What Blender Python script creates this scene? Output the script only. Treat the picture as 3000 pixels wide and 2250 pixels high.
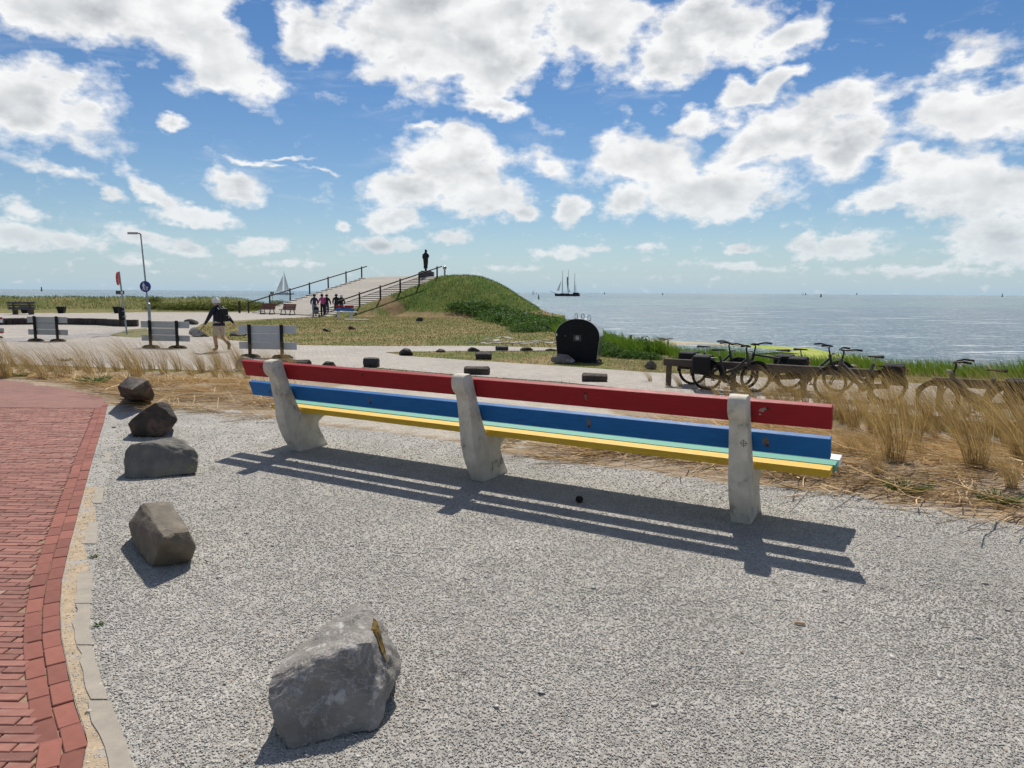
import bpy, bmesh, math, random
import numpy as np
from mathutils import Vector, Matrix, noise as mnoise

# ------------------------------------------------------------------ start, camera
for _o in list(bpy.data.objects):
    bpy.data.objects.remove(_o)
S = bpy.context.scene
COL = S.collection
random.seed(7)
rng = np.random.default_rng(7)
F, CAMZ = 2080.0, 1.56
PITCH, ROLL = math.atan((1125 - 856) / F), math.radians(0.36)
FW = np.array([0, math.cos(PITCH), -math.sin(PITCH)])
_r0 = np.array([1.0, 0, 0]); _u0 = np.cross(_r0, FW)
RT = _r0 * math.cos(ROLL) + _u0 * math.sin(ROLL)
UP = np.cross(RT, FW)
CAM = np.array([0, 0, CAMZ])
cd = bpy.data.cameras.new('camera'); cam = bpy.data.objects.new('camera', cd); COL.objects.link(cam)
cd.sensor_width = 36; cd.sensor_fit = 'HORIZONTAL'; cd.lens = 36 * F / 3000
cd.clip_start = 0.05; cd.clip_end = 40000
cam.matrix_world = Matrix(((RT[0], UP[0], -FW[0], 0), (RT[1], UP[1], -FW[1], 0), (RT[2], UP[2], -FW[2], CAMZ), (0, 0, 0, 1)))
S.camera = cam

def ray(u, v):
    return FW + RT * ((u - 1500) / F) + UP * (-(v - 1125) / F)
def atz(u, v, z=0.0):                      # where the view line of a picture point meets the level z
    d = ray(u, v); return CAM + d * ((z - CAMZ) / d[2])
def aty(u, v, y):
    d = ray(u, v); return CAM + d * (y / d[1])

# ------------------------------------------------------------------ exposure, sun, sky
S.view_settings.view_transform = 'Standard'; S.view_settings.look = 'None'
S.view_settings.exposure = 0.0; S.view_settings.gamma = 1.0; S.view_settings.use_curve_mapping = False
SUNV = Vector((0.055, 0.73, 1.0)).normalized()
sl = bpy.data.lights.new('sun', 'SUN'); sun = bpy.data.objects.new('sun', sl); COL.objects.link(sun)
sl.energy = 5.0; sl.angle = math.radians(0.53); sl.color = (1.0, 0.945, 0.86)
sun.rotation_euler = SUNV.to_track_quat('Z', 'Y').to_euler()

W = bpy.data.worlds.new('World'); S.world = W; W.use_nodes = True
W.cycles.sampling_method = 'MANUAL'; W.cycles.sample_map_resolution = 512

class NT:                                   # short hand for node trees
    def __init__(s, tree): s.t = tree; s.n = tree.nodes; s.l = tree.links
    def new(s, typ, **kw):
        nd = s.n.new(typ)
        for k, v in kw.items():
            if k == 'ins':
                for kk, vv in v.items():
                    if isinstance(vv, bpy.types.NodeSocket): s.l.new(vv, nd.inputs[kk])
                    else: nd.inputs[kk].default_value = vv
            else: setattr(nd, k, v)
        return nd
    def math(s, op, a, b=None, c=None, clamp=False):
        nd = s.n.new('ShaderNodeMath'); nd.operation = op; nd.use_clamp = clamp
        for i, x in enumerate((a, b, c)):
            if x is None: continue
            if isinstance(x, bpy.types.NodeSocket): s.l.new(x, nd.inputs[i])
            else: nd.inputs[i].default_value = x
        return nd.outputs[0]
    def vmath(s, op, a, b=None):
        nd = s.n.new('ShaderNodeVectorMath'); nd.operation = op
        for i, x in enumerate((a, b)):
            if x is None: continue
            if op == 'SCALE' and i == 1:
                if isinstance(x, bpy.types.NodeSocket): s.l.new(x, nd.inputs['Scale'])
                else: nd.inputs['Scale'].default_value = x
            elif isinstance(x, bpy.types.NodeSocket): s.l.new(x, nd.inputs[i])
            else: nd.inputs[i].default_value = x
        return nd.outputs[0]
    def mix(s, f, a, b, blend='MIX'):
        nd = s.n.new('ShaderNodeMix'); nd.data_type = 'RGBA'; nd.blend_type = blend
        for k, x in ((0, f), (6, a), (7, b)):
            if isinstance(x, bpy.types.NodeSocket): s.l.new(x, nd.inputs[k])
            else: nd.inputs[k].default_value = x if k == 0 else (tuple(x) + (1,))[:4]
        return nd.outputs[2]
    def noise(s, vec, scale, detail=4, rough=0.55, dist=0.0):
        nd = s.n.new('ShaderNodeTexNoise'); s.l.new(vec, nd.inputs['Vector'])
        nd.inputs['Scale'].default_value = scale; nd.inputs['Detail'].default_value = detail
        nd.inputs['Roughness'].default_value = rough; nd.inputs['Distortion'].default_value = dist
        return nd
    def rng(s, x, a, b, c=0.0, d=1.0, smooth=False):
        nd = s.n.new('ShaderNodeMapRange'); nd.clamp = True
        if smooth: nd.interpolation_type = 'SMOOTHSTEP'
        s.l.new(x, nd.inputs[0])
        for i, q in enumerate((a, b, c, d)): nd.inputs[i + 1].default_value = q
        return nd.outputs[0]

# cumulus drifting over the sea: (picture x, y, half width, half height, tilt, weight)
CLOUDS = [
 (230,20,300,90,8,1),(500,70,250,130,15,1),(640,150,170,85,20,1),(890,70,95,85,0,.85),(60,300,190,125,0,1),(235,320,70,60,0,.6),
 (493,330,48,24,0,.8),(1210,50,260,190,10,1.1),(1430,120,220,140,-5,1.1),(1730,70,220,140,0,1),(2050,90,220,130,-10,1),
 (2270,100,200,70,-22,.8),(1440,315,130,50,15,.85),(1380,260,70,40,-30,.6),(1260,368,55,24,0,.7),(1330,490,210,120,10,1),(1190,560,160,80,-10,1),
 (1430,580,170,80,0,1),(1150,650,100,40,0,.9),(1315,420,95,60,0,.8),(1545,630,60,34,0,.9),(1675,615,62,55,0,1),(1600,480,110,60,25,.6),
 (1890,470,190,110,0,1),(2080,560,270,95,0,1.05),(1830,590,90,70,0,.95),(2360,370,240,95,-12,1),(2480,440,150,85,-20,.95),(2170,430,140,60,-30,.9),
 (2040,332,60,55,-30,.8),(2170,285,110,50,-10,.85),(2290,235,100,45,-20,.7),(2740,225,230,50,-24,.6),(2880,320,190,90,0,1),
 (2700,490,110,75,20,.95),(2850,560,220,110,15,1.05),(2570,590,110,42,-5,.9),(2930,700,140,100,0,.9),(2480,720,130,42,0,.9),(2360,715,60,42,-20,.85),(2158,728,60,18,0,.8),
 (460,560,125,34,40,.85),(570,635,130,30,8,.9),(330,555,42,28,20,.75),(705,563,92,50,8,.95),(760,718,110,30,0,.85),
 (60,690,100,50,8,.9),(205,705,110,36,0,.8),(420,690,80,34,12,.85),(545,718,65,30,5,.9),(70,610,90,34,10,.6),(1120,712,130,30,0,.8),(1320,700,80,26,-5,.75),
 (1010,660,30,22,10,.8),(1640,738,120,22,0,.75),(1900,728,70,14,0,.6),(1750,725,60,16,0,.6),(760,478,90,13,4,.55),(860,470,80,12,-4,.5),(950,505,70,10,8,.5),(840,500,60,12,12,.5),(170,500,180,22,6,.5),
 (400,760,130,20,0,.55),(850,772,180,16,0,.5),(1500,785,160,16,0,.5),(2150,780,250,18,0,.55),(2700,790,300,22,0,.6),(-300,200,330,140,0,1),(-500,600,300,60,0,.9),(3350,260,320,140,0,1),(3400,640,300,80,0,1),
 (1500,-200,500,120,0,1),(500,-260,400,100,0,1)]
w = NT(W.node_tree); w.n.clear()
tc = w.new('ShaderNodeTexCoord'); DIR = tc.outputs['Generated']
sx = w.new('ShaderNodeSeparateXYZ', ins={0: DIR})
AZ = w.math('ARCTAN2', sx.outputs[0], sx.outputs[1]); EL = w.math('ARCSINE', sx.outputs[2])
AE = w.new('ShaderNodeCombineXYZ', ins={0: AZ, 1: EL}).outputs[0]
AEN = w.vmath('MULTIPLY', AE, (1.0, 1.55, 1.0))              # clouds are wider than tall
wn1 = w.noise(AEN, 7.0, 4, 0.6); wn2 = w.noise(AEN, 30.0, 3, 0.6)
LOW = w.rng(EL, 0.03, 0.22, 0.0, 1.0)                          # far clouds near the horizon are smaller and finer
warp = w.vmath('ADD', w.vmath('SCALE', w.vmath('SUBTRACT', wn1.outputs['Color'], (.5, .5, .5)), w.math('MULTIPLY_ADD', LOW, 0.075, 0.022)),
               w.vmath('SCALE', w.vmath('SUBTRACT', wn2.outputs['Color'], (.5, .5, .5)), w.math('MULTIPLY_ADD', LOW, 0.020, 0.012)))
def density(vec, off):
    vv = w.vmath('ADD', w.vmath('ADD', vec, warp), off)
    out = None
    for (u, v, rx, ry, rot, k) in CLOUDS:
        d = ray(u, v); d = d / np.linalg.norm(d)
        mp = w.n.new('ShaderNodeMapping'); mp.vector_type = 'TEXTURE'
        w.l.new(vv, mp.inputs['Vector'])
        mp.inputs['Location'].default_value = (math.atan2(d[0], d[1]), math.asin(d[2]), 0)
        mp.inputs['Rotation'].default_value = (0, 0, -math.radians(rot))
        mp.inputs['Scale'].default_value = (1.22 * rx / F, 1.22 * ry / F, 1)
        g = w.n.new('ShaderNodeTexGradient'); g.gradient_type = 'SPHERICAL'; w.l.new(mp.outputs[0], g.inputs[0])
        o = g.outputs['Fac'] if k == 1 else w.math('MULTIPLY', g.outputs['Fac'], k)
        out = o if out is None else w.math('SMOOTH_MAX', out, o, 0.12)
    return out
BLOB = density(AE, (0, 0, 0))
fbc = w.noise(AEN, 17.0, 9, 0.58).outputs['Fac']; fbf = w.noise(AEN, 46.0, 8, 0.60).outputs['Fac']
fb = w.math('ADD', w.math('MULTIPLY', fbc, LOW), w.math('MULTIPLY', fbf, w.math('SUBTRACT', 1.0, LOW)))
fs0 = w.noise(AEN, 13.0, 4, 0.5).outputs['Fac']
fs1 = w.noise(w.vmath('ADD', AEN, (0.006, 0.030, 0)), 13.0, 4, 0.5).outputs['Fac']
fl0 = w.noise(AEN, 5.0, 3, 0.5).outputs['Fac']
thin = w.noise(w.vmath('MULTIPLY', AE, (3.0, 14.0, 1.0)), 1.6, 7, 0.65, 0.6).outputs['Fac']
OUT = w.math('MAXIMUM', w.rng(EL, 0.40, 0.55, 0, 1, True), w.rng(w.math('ABSOLUTE', AZ), 0.72, 0.95, 0, 1, True))
field = w.rng(w.noise(w.vmath('MULTIPLY', DIR, (1.0, 1.0, 1.8)), 3.2, 4, 0.5).outputs['Fac'], 0.46, 0.68, 0.0, 0.60, True)  # broken cloud outside the view only, added to whiten the ambient light
BLOB = w.math('MAXIMUM', BLOB, w.math('MULTIPLY', field, OUT))
DEN = w.math('ADD', w.math('MULTIPLY', BLOB, 1.9), w.math('MULTIPLY_ADD', fb, 2.7, -1.76))
ALPHA = w.math('POWER', w.rng(DEN, -0.06, 0.52, 0, 1, False), 1.2)
VEIL = w.math('MULTIPLY', w.rng(thin, 0.53, 0.80, 0, 0.36, True), w.rng(EL, 0.02, 0.10, 0.3, 1))
ALPHA = w.math('MAXIMUM', ALPHA, VEIL)
THICK = w.math('MULTIPLY', w.rng(DEN, 0.40, 1.30, 0, 1, True), w.rng(fl0, 0.34, 0.64, 0.35, 1.0))
LIT = w.math('MULTIPLY', w.math('SUBTRACT', fs0, fs1), 1.0)
SH = w.math('ADD', w.math('ADD', LIT, 0.86), w.math('MULTIPLY', THICK, -0.40), clamp=True)
cr = w.new('ShaderNodeValToRGB', ins={0: SH})
e = cr.color_ramp.elements
e[0].position = 0.18; e[0].color = (0.40, 0.43, 0.47, 1); e[1].position = 0.90; e[1].color = (0.95, 0.955, 0.96, 1)
m_ = e.new(0.55); m_.color = (0.70, 0.72, 0.74, 1)
CLOUDC = w.mix(w.rng(EL, 0.0, 0.16, 0.70, 0.0), cr.outputs[0], (0.56, 0.66, 0.72))
sky = w.new('ShaderNodeTexSky', sky_type='NISHITA', sun_disc=False)
sky.sun_elevation = math.asin(SUNV.z); sky.sun_rotation = math.atan2(SUNV.x, SUNV.y)
sky.altitude = 0; sky.air_density = 1.0; sky.dust_density = 0.0; sky.ozone_density = 4.0
hsv = w.new('ShaderNodeHueSaturation', ins={'Color': sky.outputs[0], 'Saturation': 1.18, 'Value': 0.95, 'Hue': 0.504})
bg1 = w.new('ShaderNodeBackground', ins={0: hsv.outputs[0], 1: 0.085})
haze = w.new('ShaderNodeBackground', ins={0: (0.42, 0.565, 0.675, 1), 1: 1.0})     # sea haze towards the horizon
HZ = w.math('MULTIPLY', w.math('EXPONENT', w.math('MULTIPLY', w.math('MAXIMUM', EL, 0.0), -14.0)), 1.0)
sk2 = w.new('ShaderNodeMixShader', ins={0: HZ, 1: bg1.outputs[0], 2: haze.outputs[0]})
bg2 = w.new('ShaderNodeBackground', ins={0: CLOUDC, 1: 1.0})
ms = w.new('ShaderNodeMixShader', ins={0: ALPHA, 1: sk2.outputs[0], 2: bg2.outputs[0]})
w.new('ShaderNodeOutputWorld', ins={0: ms.outputs[0]})

# ------------------------------------------------------------------ mesh helpers
class MB:
    def __init__(s): s.v = []; s.f = []; s.m = []
    def add(s, vs, fs, mi=0):
        o = len(s.v); s.v += [tuple(map(float, p)) for p in vs]
        for q in fs: s.f.append([i + o for i in q]); s.m.append(mi)
        return s
    def box(s, c, size, M=None, mi=0, taper=None):
        hx, hy, hz = [q / 2 for q in size]; tp = taper or (1, 1)
        vs = []
        for z in (-1, 1):
            kx, ky = tp if z > 0 else (1, 1)
            for x, y in ((-1, -1), (1, -1), (1, 1), (-1, 1)):
                p = Vector((x * hx * kx, y * hy * ky, z * hz))
                if M is not None: p = M @ p
                vs.append(p + Vector(c))
        return s.add(vs, [(3, 2, 1, 0), (4, 5, 6, 7), (0, 1, 5, 4), (1, 2, 6, 5), (2, 3, 7, 6), (3, 0, 4, 7)], mi)
    def tube(s, pts, r, n=8, mi=0, cap=True, closed=False):
        pts = [Vector(p) for p in pts]; N = len(pts)
        rs = r if isinstance(r, (list, tuple)) else [r] * N
        rings = []
        prev = None
        for i, p in enumerate(pts):
            if closed: t = (pts[(i + 1) % N] - pts[i - 1])
            else: t = pts[min(i + 1, N - 1)] - pts[max(i - 1, 0)]
            t = t.normalized() if t.length > 1e-9 else Vector((0, 0, 1))
            a = prev - t * prev.dot(t) if prev is not None else (Vector((0, 0, 1)) if abs(t.z) < 0.9 else Vector((1, 0, 0))).cross(t)
            if a.length < 1e-6: a = Vector((1, 0, 0)).cross(t)
            a.normalize(); prev = a; b = t.cross(a)
            rings.append([p + (a * math.cos(2 * math.pi * k / n) + b * math.sin(2 * math.pi * k / n)) * rs[i] for k in range(n)])
        vs = [q for rg in rings for q in rg]; fs = []
        for i in range(N if closed else N - 1):
            for k in range(n):
                i2 = (i + 1) % N
                fs.append((i * n + k, i * n + (k + 1) % n, i2 * n + (k + 1) % n, i2 * n + k))
        if cap and not closed: fs += [tuple(range(n))[::-1], tuple((N - 1) * n + k for k in range(n))]
        return s.add(vs, fs, mi)
    def prism(s, poly, ex, fn=None, mi=0):   # poly in a plane (a,b), extruded between ex[0] and ex[1]; fn(a,b,e)->point
        n = len(poly); fn = fn or (lambda a, b, e_: (e_, a, b))
        vs = [fn(a, b, ex[0]) for a, b in poly] + [fn(a, b, ex[1]) for a, b in poly]
        fs = [tuple(range(n))[::-1], tuple(range(n, 2 * n))] + [(k, (k + 1) % n, n + (k + 1) % n, n + k) for k in range(n)]
        return s.add(vs, fs, mi)
    def lathe(s, prof, n=16, c=(0, 0, 0), mi=0, sx=1, sy=1):
        vs = [(c[0] + r * math.cos(2 * math.pi * k / n) * sx, c[1] + r * math.sin(2 * math.pi * k / n) * sy, c[2] + z) for r, z in prof for k in range(n)]
        N = len(prof); fs = [(i * n + k, i * n + (k + 1) % n, (i + 1) * n + (k + 1) % n, (i + 1) * n + k) for i in range(N - 1) for k in range(n)]
        fs += [tuple(range(n))[::-1], tuple((N - 1) * n + k for k in range(n))]
        return s.add(vs, fs, mi)
    def build(s, name, mats, parent=None, bevel=0, smooth=False, seg=1):
        me = bpy.data.meshes.new(name); me.from_pydata(s.v, [], s.f)
        if not isinstance(mats, (list, tuple)): mats = [mats]
        for q in mats: me.materials.append(q)
        me.polygons.foreach_set('material_index', s.m)
        bm = bmesh.new(); bm.from_mesh(me)
        bmesh.ops.recalc_face_normals(bm, faces=bm.faces)
        if bevel:
            ed = [q for q in bm.edges if len(q.link_faces) == 2 and q.calc_face_angle(0) > 0.5]
            bmesh.ops.bevel(bm, geom=ed, offset=bevel, segments=seg, affect='EDGES', profile=0.6, clamp_overlap=True)
        bm.to_mesh(me); bm.free()
        if smooth: shade(me, 45)
        return link(name, me, parent)
def shade(me, deg=40):
    me.polygons.foreach_set('use_smooth', [True] * len(me.polygons))
    try: me.set_sharp_from_angle(angle=math.radians(deg))
    except Exception: pass
def link(name, me, parent=None):
    o = bpy.data.objects.new(name, me); COL.objects.link(o)
    if parent is not None: o.parent = parent
    return o
def tag(o, label=None, cat=None, group=None, kind=None):
    if label: o['label'] = label
    if cat: o['category'] = cat
    if group: o['group'] = group
    if kind: o['kind'] = kind
    return o
def thing(name, label, cat, loc=(0, 0, 0), rz=0, group=None):
    o = bpy.data.objects.new(name, None); COL.objects.link(o); o.empty_display_size = 0.1
    o.location = loc; o.rotation_euler = (0, 0, rz)
    return tag(o, label, cat, group)
def copy_tree(o, parent=None):
    c = o.copy(); COL.objects.link(c); c.parent = parent
    for ch in o.children: copy_tree(ch, c)
    return c
def np_mesh(name, V, Fc, mats, parent=None, smooth=False):
    me = bpy.data.meshes.new(name); V = np.asarray(V, np.float32); Fc = np.asarray(Fc, np.int32); k = Fc.shape[1]
    me.vertices.add(len(V)); me.vertices.foreach_set('co', V.ravel())
    me.loops.add(Fc.size); me.loops.foreach_set('vertex_index', Fc.ravel())
    me.polygons.add(len(Fc)); me.polygons.foreach_set('loop_start', np.arange(0, Fc.size, k, dtype=np.int32))
    try: me.polygons.foreach_set('loop_total', np.full(len(Fc), k, np.int32))
    except Exception: pass
    if smooth: me.polygons.foreach_set('use_smooth', np.ones(len(Fc), bool))
    me.update(calc_edges=True); me.validate()
    for q in (mats if isinstance(mats, (list, tuple)) else [mats]): me.materials.append(q)
    return link(name, me, parent)
def vcol(o, name, arr):
    a = o.data.attributes.new(name, 'FLOAT_COLOR', 'POINT')
    a.data.foreach_set('color', np.concatenate([arr, np.ones((len(arr), 1))], 1).astype(np.float32).ravel())

# ------------------------------------------------------------------ materials
def srgb(r, g, b):
    return tuple(((c / 255) / 12.92 if c / 255 <= 0.04045 else ((c / 255 + 0.055) / 1.055) ** 2.4) for c in (r, g, b))
def mat(name, col, rough=0.7, var=0.18, scale=6.0, bump=0.0, bscale=40.0, metal=0.0, col2=None, c2lo=.55, c2hi=.7, c2scale=4.0, spec=0.4, island=0.0, coat=0.0, streak=None):
    m = bpy.data.materials.new(name); m.use_nodes = True
    t = NT(m.node_tree); b = t.n['Principled BSDF']
    vec = t.new('ShaderNodeTexCoord').outputs['Object']
    if streak: vec = t.vmath('MULTIPLY', vec, streak)
    n1 = t.noise(vec, scale, 5, 0.6).outputs['Fac']
    c = t.mix(1.0, col, (1, 1, 1), 'MULTIPLY')
    k = t.rng(n1, 0.25, 0.75, 1 - var, 1 + var)
    if island:
        g = t.math('FRACT', t.math('ADD', t.new('ShaderNodeNewGeometry').outputs['Random Per Island'], t.new('ShaderNodeObjectInfo').outputs['Random']))
        k = t.math('MULTIPLY', k, t.math('MULTIPLY_ADD', g, 2 * island, 1 - island))
    cc = t.vmath('SCALE', c, k)
    if col2 is not None:
        n2 = t.noise(vec, c2scale, 6, 0.65, 0.3).outputs['Fac']
        cc = t.mix(t.rng(n2, c2lo, c2hi, 0, 1, True), cc, col2)
    t.l.new(cc, b.inputs['Base Color'])
    n3 = t.noise(vec, scale * 2.3, 4).outputs['Fac']
    t.l.new(t.rng(n3, 0.2, 0.8, max(0, rough - .1), min(1, rough + .1)), b.inputs['Roughness'])
    b.inputs['Metallic'].default_value = metal; b.inputs['Specular IOR Level'].default_value = spec
    b.inputs['Coat Weight'].default_value = coat
    if bump:
        bn = t.noise(vec, bscale, 6, 0.65).outputs['Fac']
        t.l.new(t.new('ShaderNodeBump', ins={'Height': bn, 'Strength': 0.6, 'Distance': bump}).outputs[0], b.inputs['Normal'])
    return m
M = {}
M['red'] = mat('red_paint', (0.31, 0.013, 0.019), 0.55, .22, 6, .0015, 60, spec=.25, streak=(1, 14, 14), col2=(.12, .03, .03), c2lo=.62, c2hi=.74, c2scale=3)
M['blue'] = mat('blue_paint', (0.014, 0.135, 0.375), 0.55, .22, 6, .0015, 60, spec=.25, streak=(1, 14, 14), col2=(.03, .07, .12), c2lo=.62, c2hi=.74, c2scale=3)
M['yellow'] = mat('yellow_paint', (0.66, 0.40, 0.022), 0.5, .14, 6, .0015, 60, streak=(1, 14, 14), col2=(.38, .25, .06), c2lo=.64, c2hi=.74, c2scale=3)
M['green'] = mat('green_paint', (0.085, 0.32, 0.215), 0.5, .15, 7, .0008, 90, streak=(1, 8, 8), col2=(.28, .34, .26), c2lo=.62, c2hi=.72)
M['white'] = mat('white_paint', (0.74, 0.75, 0.74), 0.5, .06, 6, .0006, 90)
M['concrete'] = mat('weathered_concrete', (0.60, 0.55, 0.455), 0.9, .20, 9, .004, 60, col2=(0.15, 0.135, 0.10), c2lo=.50, c2hi=.76, c2scale=6)
M['kerbstone'] = mat('kerb_concrete', (0.33, 0.295, 0.24), 0.9, .15, 12, .003, 80, col2=(.42, .27, .17), c2lo=.66, c2hi=.74, c2scale=6)
M['bolt'] = mat('rusty_bolt', (0.05, 0.03, 0.022), 0.7, .3, 30)
M['brick'] = mat('red_paving_brick', (0.255, 0.112, 0.085), 0.85, .14, 25, .0015, 220, island=.26, col2=(.38, .25, .205), c2lo=.5, c2hi=.75, c2scale=9)
M['brick_b'] = mat('border_brick', (0.24, 0.084, 0.060), 0.85, .14, 25, .0015, 220, island=.22, col2=(.20, .085, .07), c2lo=.5, c2hi=.8, c2scale=9)
M['straw'] = None
M['metal_grey'] = mat('galvanised_steel', (0.36, 0.37, 0.38), 0.45, .1, 8, metal=.6)
M['alu'] = mat('ribbed_aluminium', (0.42, 0.43, 0.42), 0.5, .12, 3, metal=.3)
M['black'] = mat('black_paint', (0.009, 0.009, 0.010), 0.5, .2, 8, spec=.25)
M['black_r'] = mat('black_rubber', (0.010, 0.010, 0.010), 0.8, .2, 10, spec=.15)
M['darkwood'] = mat('dark_stained_timber', (0.045, 0.028, 0.020), 0.75, .3, 12, .003, 30, streak=(8, 8, 1))
M['greywood'] = mat('weathered_timber', (0.088, 0.070, 0.056), 0.85, .3, 8, .003, 40, streak=(1, 8, 8))
M['brownwood'] = mat('brown_bench_boards', (0.20, 0.065, 0.040), 0.6, .2, 8, streak=(1, 9, 9))
M['container'] = mat('anthracite_sheet', (0.009, 0.010, 0.012), 0.55, .25, 3, .0008, 4, spec=.15)
M['steel_side'] = mat('bare_steel_sheet', (0.42, 0.43, 0.42), 0.26, .08, 3, .001, 3, metal=.9)
M['skin'] = mat('skin', (0.42, 0.22, 0.15), .55, .08, 12)
M['hair_w'] = mat('white_hair', (0.75, 0.74, 0.72), .7, .1, 60, .01, 90)
M['hair_d'] = mat('dark_hair', (0.03, 0.022, 0.018), .6, .2, 60, .004, 60)
M['navy'] = mat('navy_jacket', (0.012, 0.014, 0.028), .75, .25, 20, .006, 14)
M['navy2'] = mat('blue_jacket', (0.028, 0.028, 0.09), .75, .25, 20, .006, 14)
M['darkcoat'] = mat('black_coat', (0.014, 0.013, 0.014), .8, .25, 20, .006, 14)
M['pink'] = mat('pink_hoodie', (0.52, 0.075, 0.25), .8, .15, 20, .006, 14)
M['beige'] = mat('beige_shorts', (0.44, 0.36, 0.29), .8, .15, 20, .005, 14)
M['denim'] = mat('grey_trousers', (0.16, 0.17, 0.22), .8, .2, 20, .004, 14)
M['jeans'] = mat('blue_jeans', (0.05, 0.07, 0.13), .8, .2, 20, .004, 14)
M['boot'] = mat('brown_boots', (0.035, 0.022, 0.018), .7, .3, 30)
M['bronze'] = mat('dark_bronze', (0.018, 0.018, 0.018), .5, .3, 6, .01, 12, metal=.3)
M['plinth'] = mat('dark_plinth_stone', (0.075, 0.075, 0.08), .7, .25, 8)
M['slab'] = mat('pale_paving_slab', (0.36, 0.33, 0.28), .9, .12, 3, .002, 60, island=.06, col2=(.33, .29, .23), c2lo=.55, c2hi=.75, c2scale=1.2)
M['riser'] = mat('step_riser', (0.06, 0.055, 0.05), .9, .2, 6)
M['darkblock'] = mat('dark_wall_block', (0.055, 0.043, 0.040), .85, .35, 6, .006, 30, island=.3)
M['bikegrey'] = mat('dull_steel', (.10, .10, .10), .45, .1, 8, metal=.5)
M['signblue'] = mat('sign_blue', (0.012, 0.035, 0.22), .4, .05, 4)
M['signwhite'] = mat('sign_white', (0.72, 0.72, 0.70), .4, .05, 4)
M['signred'] = mat('sign_red', (0.40, 0.02, 0.02), .4, .05, 4)
M['sail'] = mat('sailcloth', (0.62, 0.63, 0.62), .8, .06, .3)
M['sail_d'] = mat('dark_sailcloth', (0.18, 0.21, 0.25), .8, .06, .3)
M['hull_d'] = mat('dark_ship_hull', (0.035, 0.028, 0.035), .6, .2, .3)
M['hull_w'] = mat('white_boat_hull', (0.6, 0.62, 0.64), .5, .05, .3)
M['ferry'] = mat('ferry_paint', (0.17, 0.25, 0.36), .6, .05, .1)
M['ferry2'] = mat('ferry_upper_paint', (0.34, 0.42, 0.50), .6, .05, .1)
M['stone_slab'] = mat('pale_paving_stone', (0.40, 0.37, 0.31), .9, .15, 6, .003, 40, island=.15)
M['lamp_glass'] = mat('lamp_cover', (0.45, 0.40, 0.34), .35, .05, 10)

def leafmat(name, c1, c2, trans=0.35, island=0.3, hue=None):
    m = bpy.data.materials.new(name); m.use_nodes = True
    t = NT(m.node_tree); t.n.clear()
    g = t.new('ShaderNodeNewGeometry').outputs['Random Per Island']
    pos = t.new('ShaderNodeNewGeometry').outputs['Position']
    nz = t.noise(pos, 1.3, 3).outputs['Fac']
    c = t.mix(t.math('MULTIPLY_ADD', nz, 0.6, t.math('MULTIPLY', g, 0.45), clamp=True), c1, c2)
    c = t.vmath('SCALE', c, t.math('MULTIPLY_ADD', t.math('FRACT', t.math('MULTIPLY', g, 17.3)), 2 * island, 1 - island))
    d = t.new('ShaderNodeBsdfPrincipled', ins={'Base Color': c, 'Roughness': 0.6, 'Specular IOR Level': 0.25})
    tr = t.new('ShaderNodeBsdfTranslucent', ins={0: c})
    mx = t.new('ShaderNodeMixShader', ins={0: trans, 1: d.outputs[0], 2: tr.outputs[0]})
    t.new('ShaderNodeOutputMaterial', ins={0: mx.outputs[0]})
    return m
M['straw'] = leafmat('dry_beach_grass', (0.46, 0.30, 0.125), (0.32, 0.25, 0.10), .40, .55)
M['sail'] = leafmat('sailcloth_lit', (0.72, 0.72, 0.70), (0.66, 0.67, 0.67), .5, .03)
M['straw2'] = leafmat('fallen_straw', (0.60, 0.45, 0.245), (0.42, 0.28, 0.125), .2, .5)
M['weed'] = leafmat('green_weed', (0.045, 0.10, 0.018), (0.09, 0.15, 0.03), .35, .3)
M['reed'] = leafmat('tall_green_grass', (0.075, 0.17, 0.015), (0.16, 0.24, 0.025), .4, .3)
M['turf'] = leafmat('turf_blades', (0.10, 0.135, 0.025), (0.25, 0.19, 0.07), .3, .35)
M['turf_g'] = leafmat('green_turf_blades', (0.065, 0.145, 0.014), (0.13, 0.18, 0.026), .38, .45)
M['roseleaf'] = leafmat('shrub_leaves', (0.045, 0.115, 0.018), (0.10, 0.18, 0.03), .38, .45)
M['duneleaf'] = leafmat('dune_bush_leaves', (0.07, 0.11, 0.02), (0.20, 0.21, 0.03), .3, .35)
M['flower'] = mat('yellow_flower', (0.7, 0.5, 0.02), .6, .1, 20)

def pebble_mat():
    m = bpy.data.materials.new('crushed_gravel'); m.use_nodes = True
    t = NT(m.node_tree); b = t.n['Principled BSDF']
    g = t.new('ShaderNodeNewGeometry'); r = g.outputs['Random Per Island']
    cr_ = t.new('ShaderNodeValToRGB', ins={0: r}); el = cr_.color_ramp.elements
    el[0].position = 0; el[0].color = (.26, .247, .22, 1); el[1].position = 1; el[1].color = (.58, .55, .49, 1)
    for p_, c_ in ((.10, (.42, .40, .36, 1)), (.6, (.48, .457, .41, 1)), (.9, (.535, .51, .457, 1)), (.955, (.40, .26, .16, 1)), (.975, (.60, .57, .50, 1))):
        q = el.new(p_); q.color = c_
    big = t.noise(g.outputs['Position'], 1.1, 4).outputs['Fac']
    c = t.vmath('SCALE', cr_.outputs[0], t.rng(big, .32, .68, .78, 1.18))
    t.l.new(c, b.inputs['Base Color']); b.inputs['Roughness'].default_value = .85; b.inputs['Specular IOR Level'].default_value = .3
    return m
M['pebble'] = pebble_mat()

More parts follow.
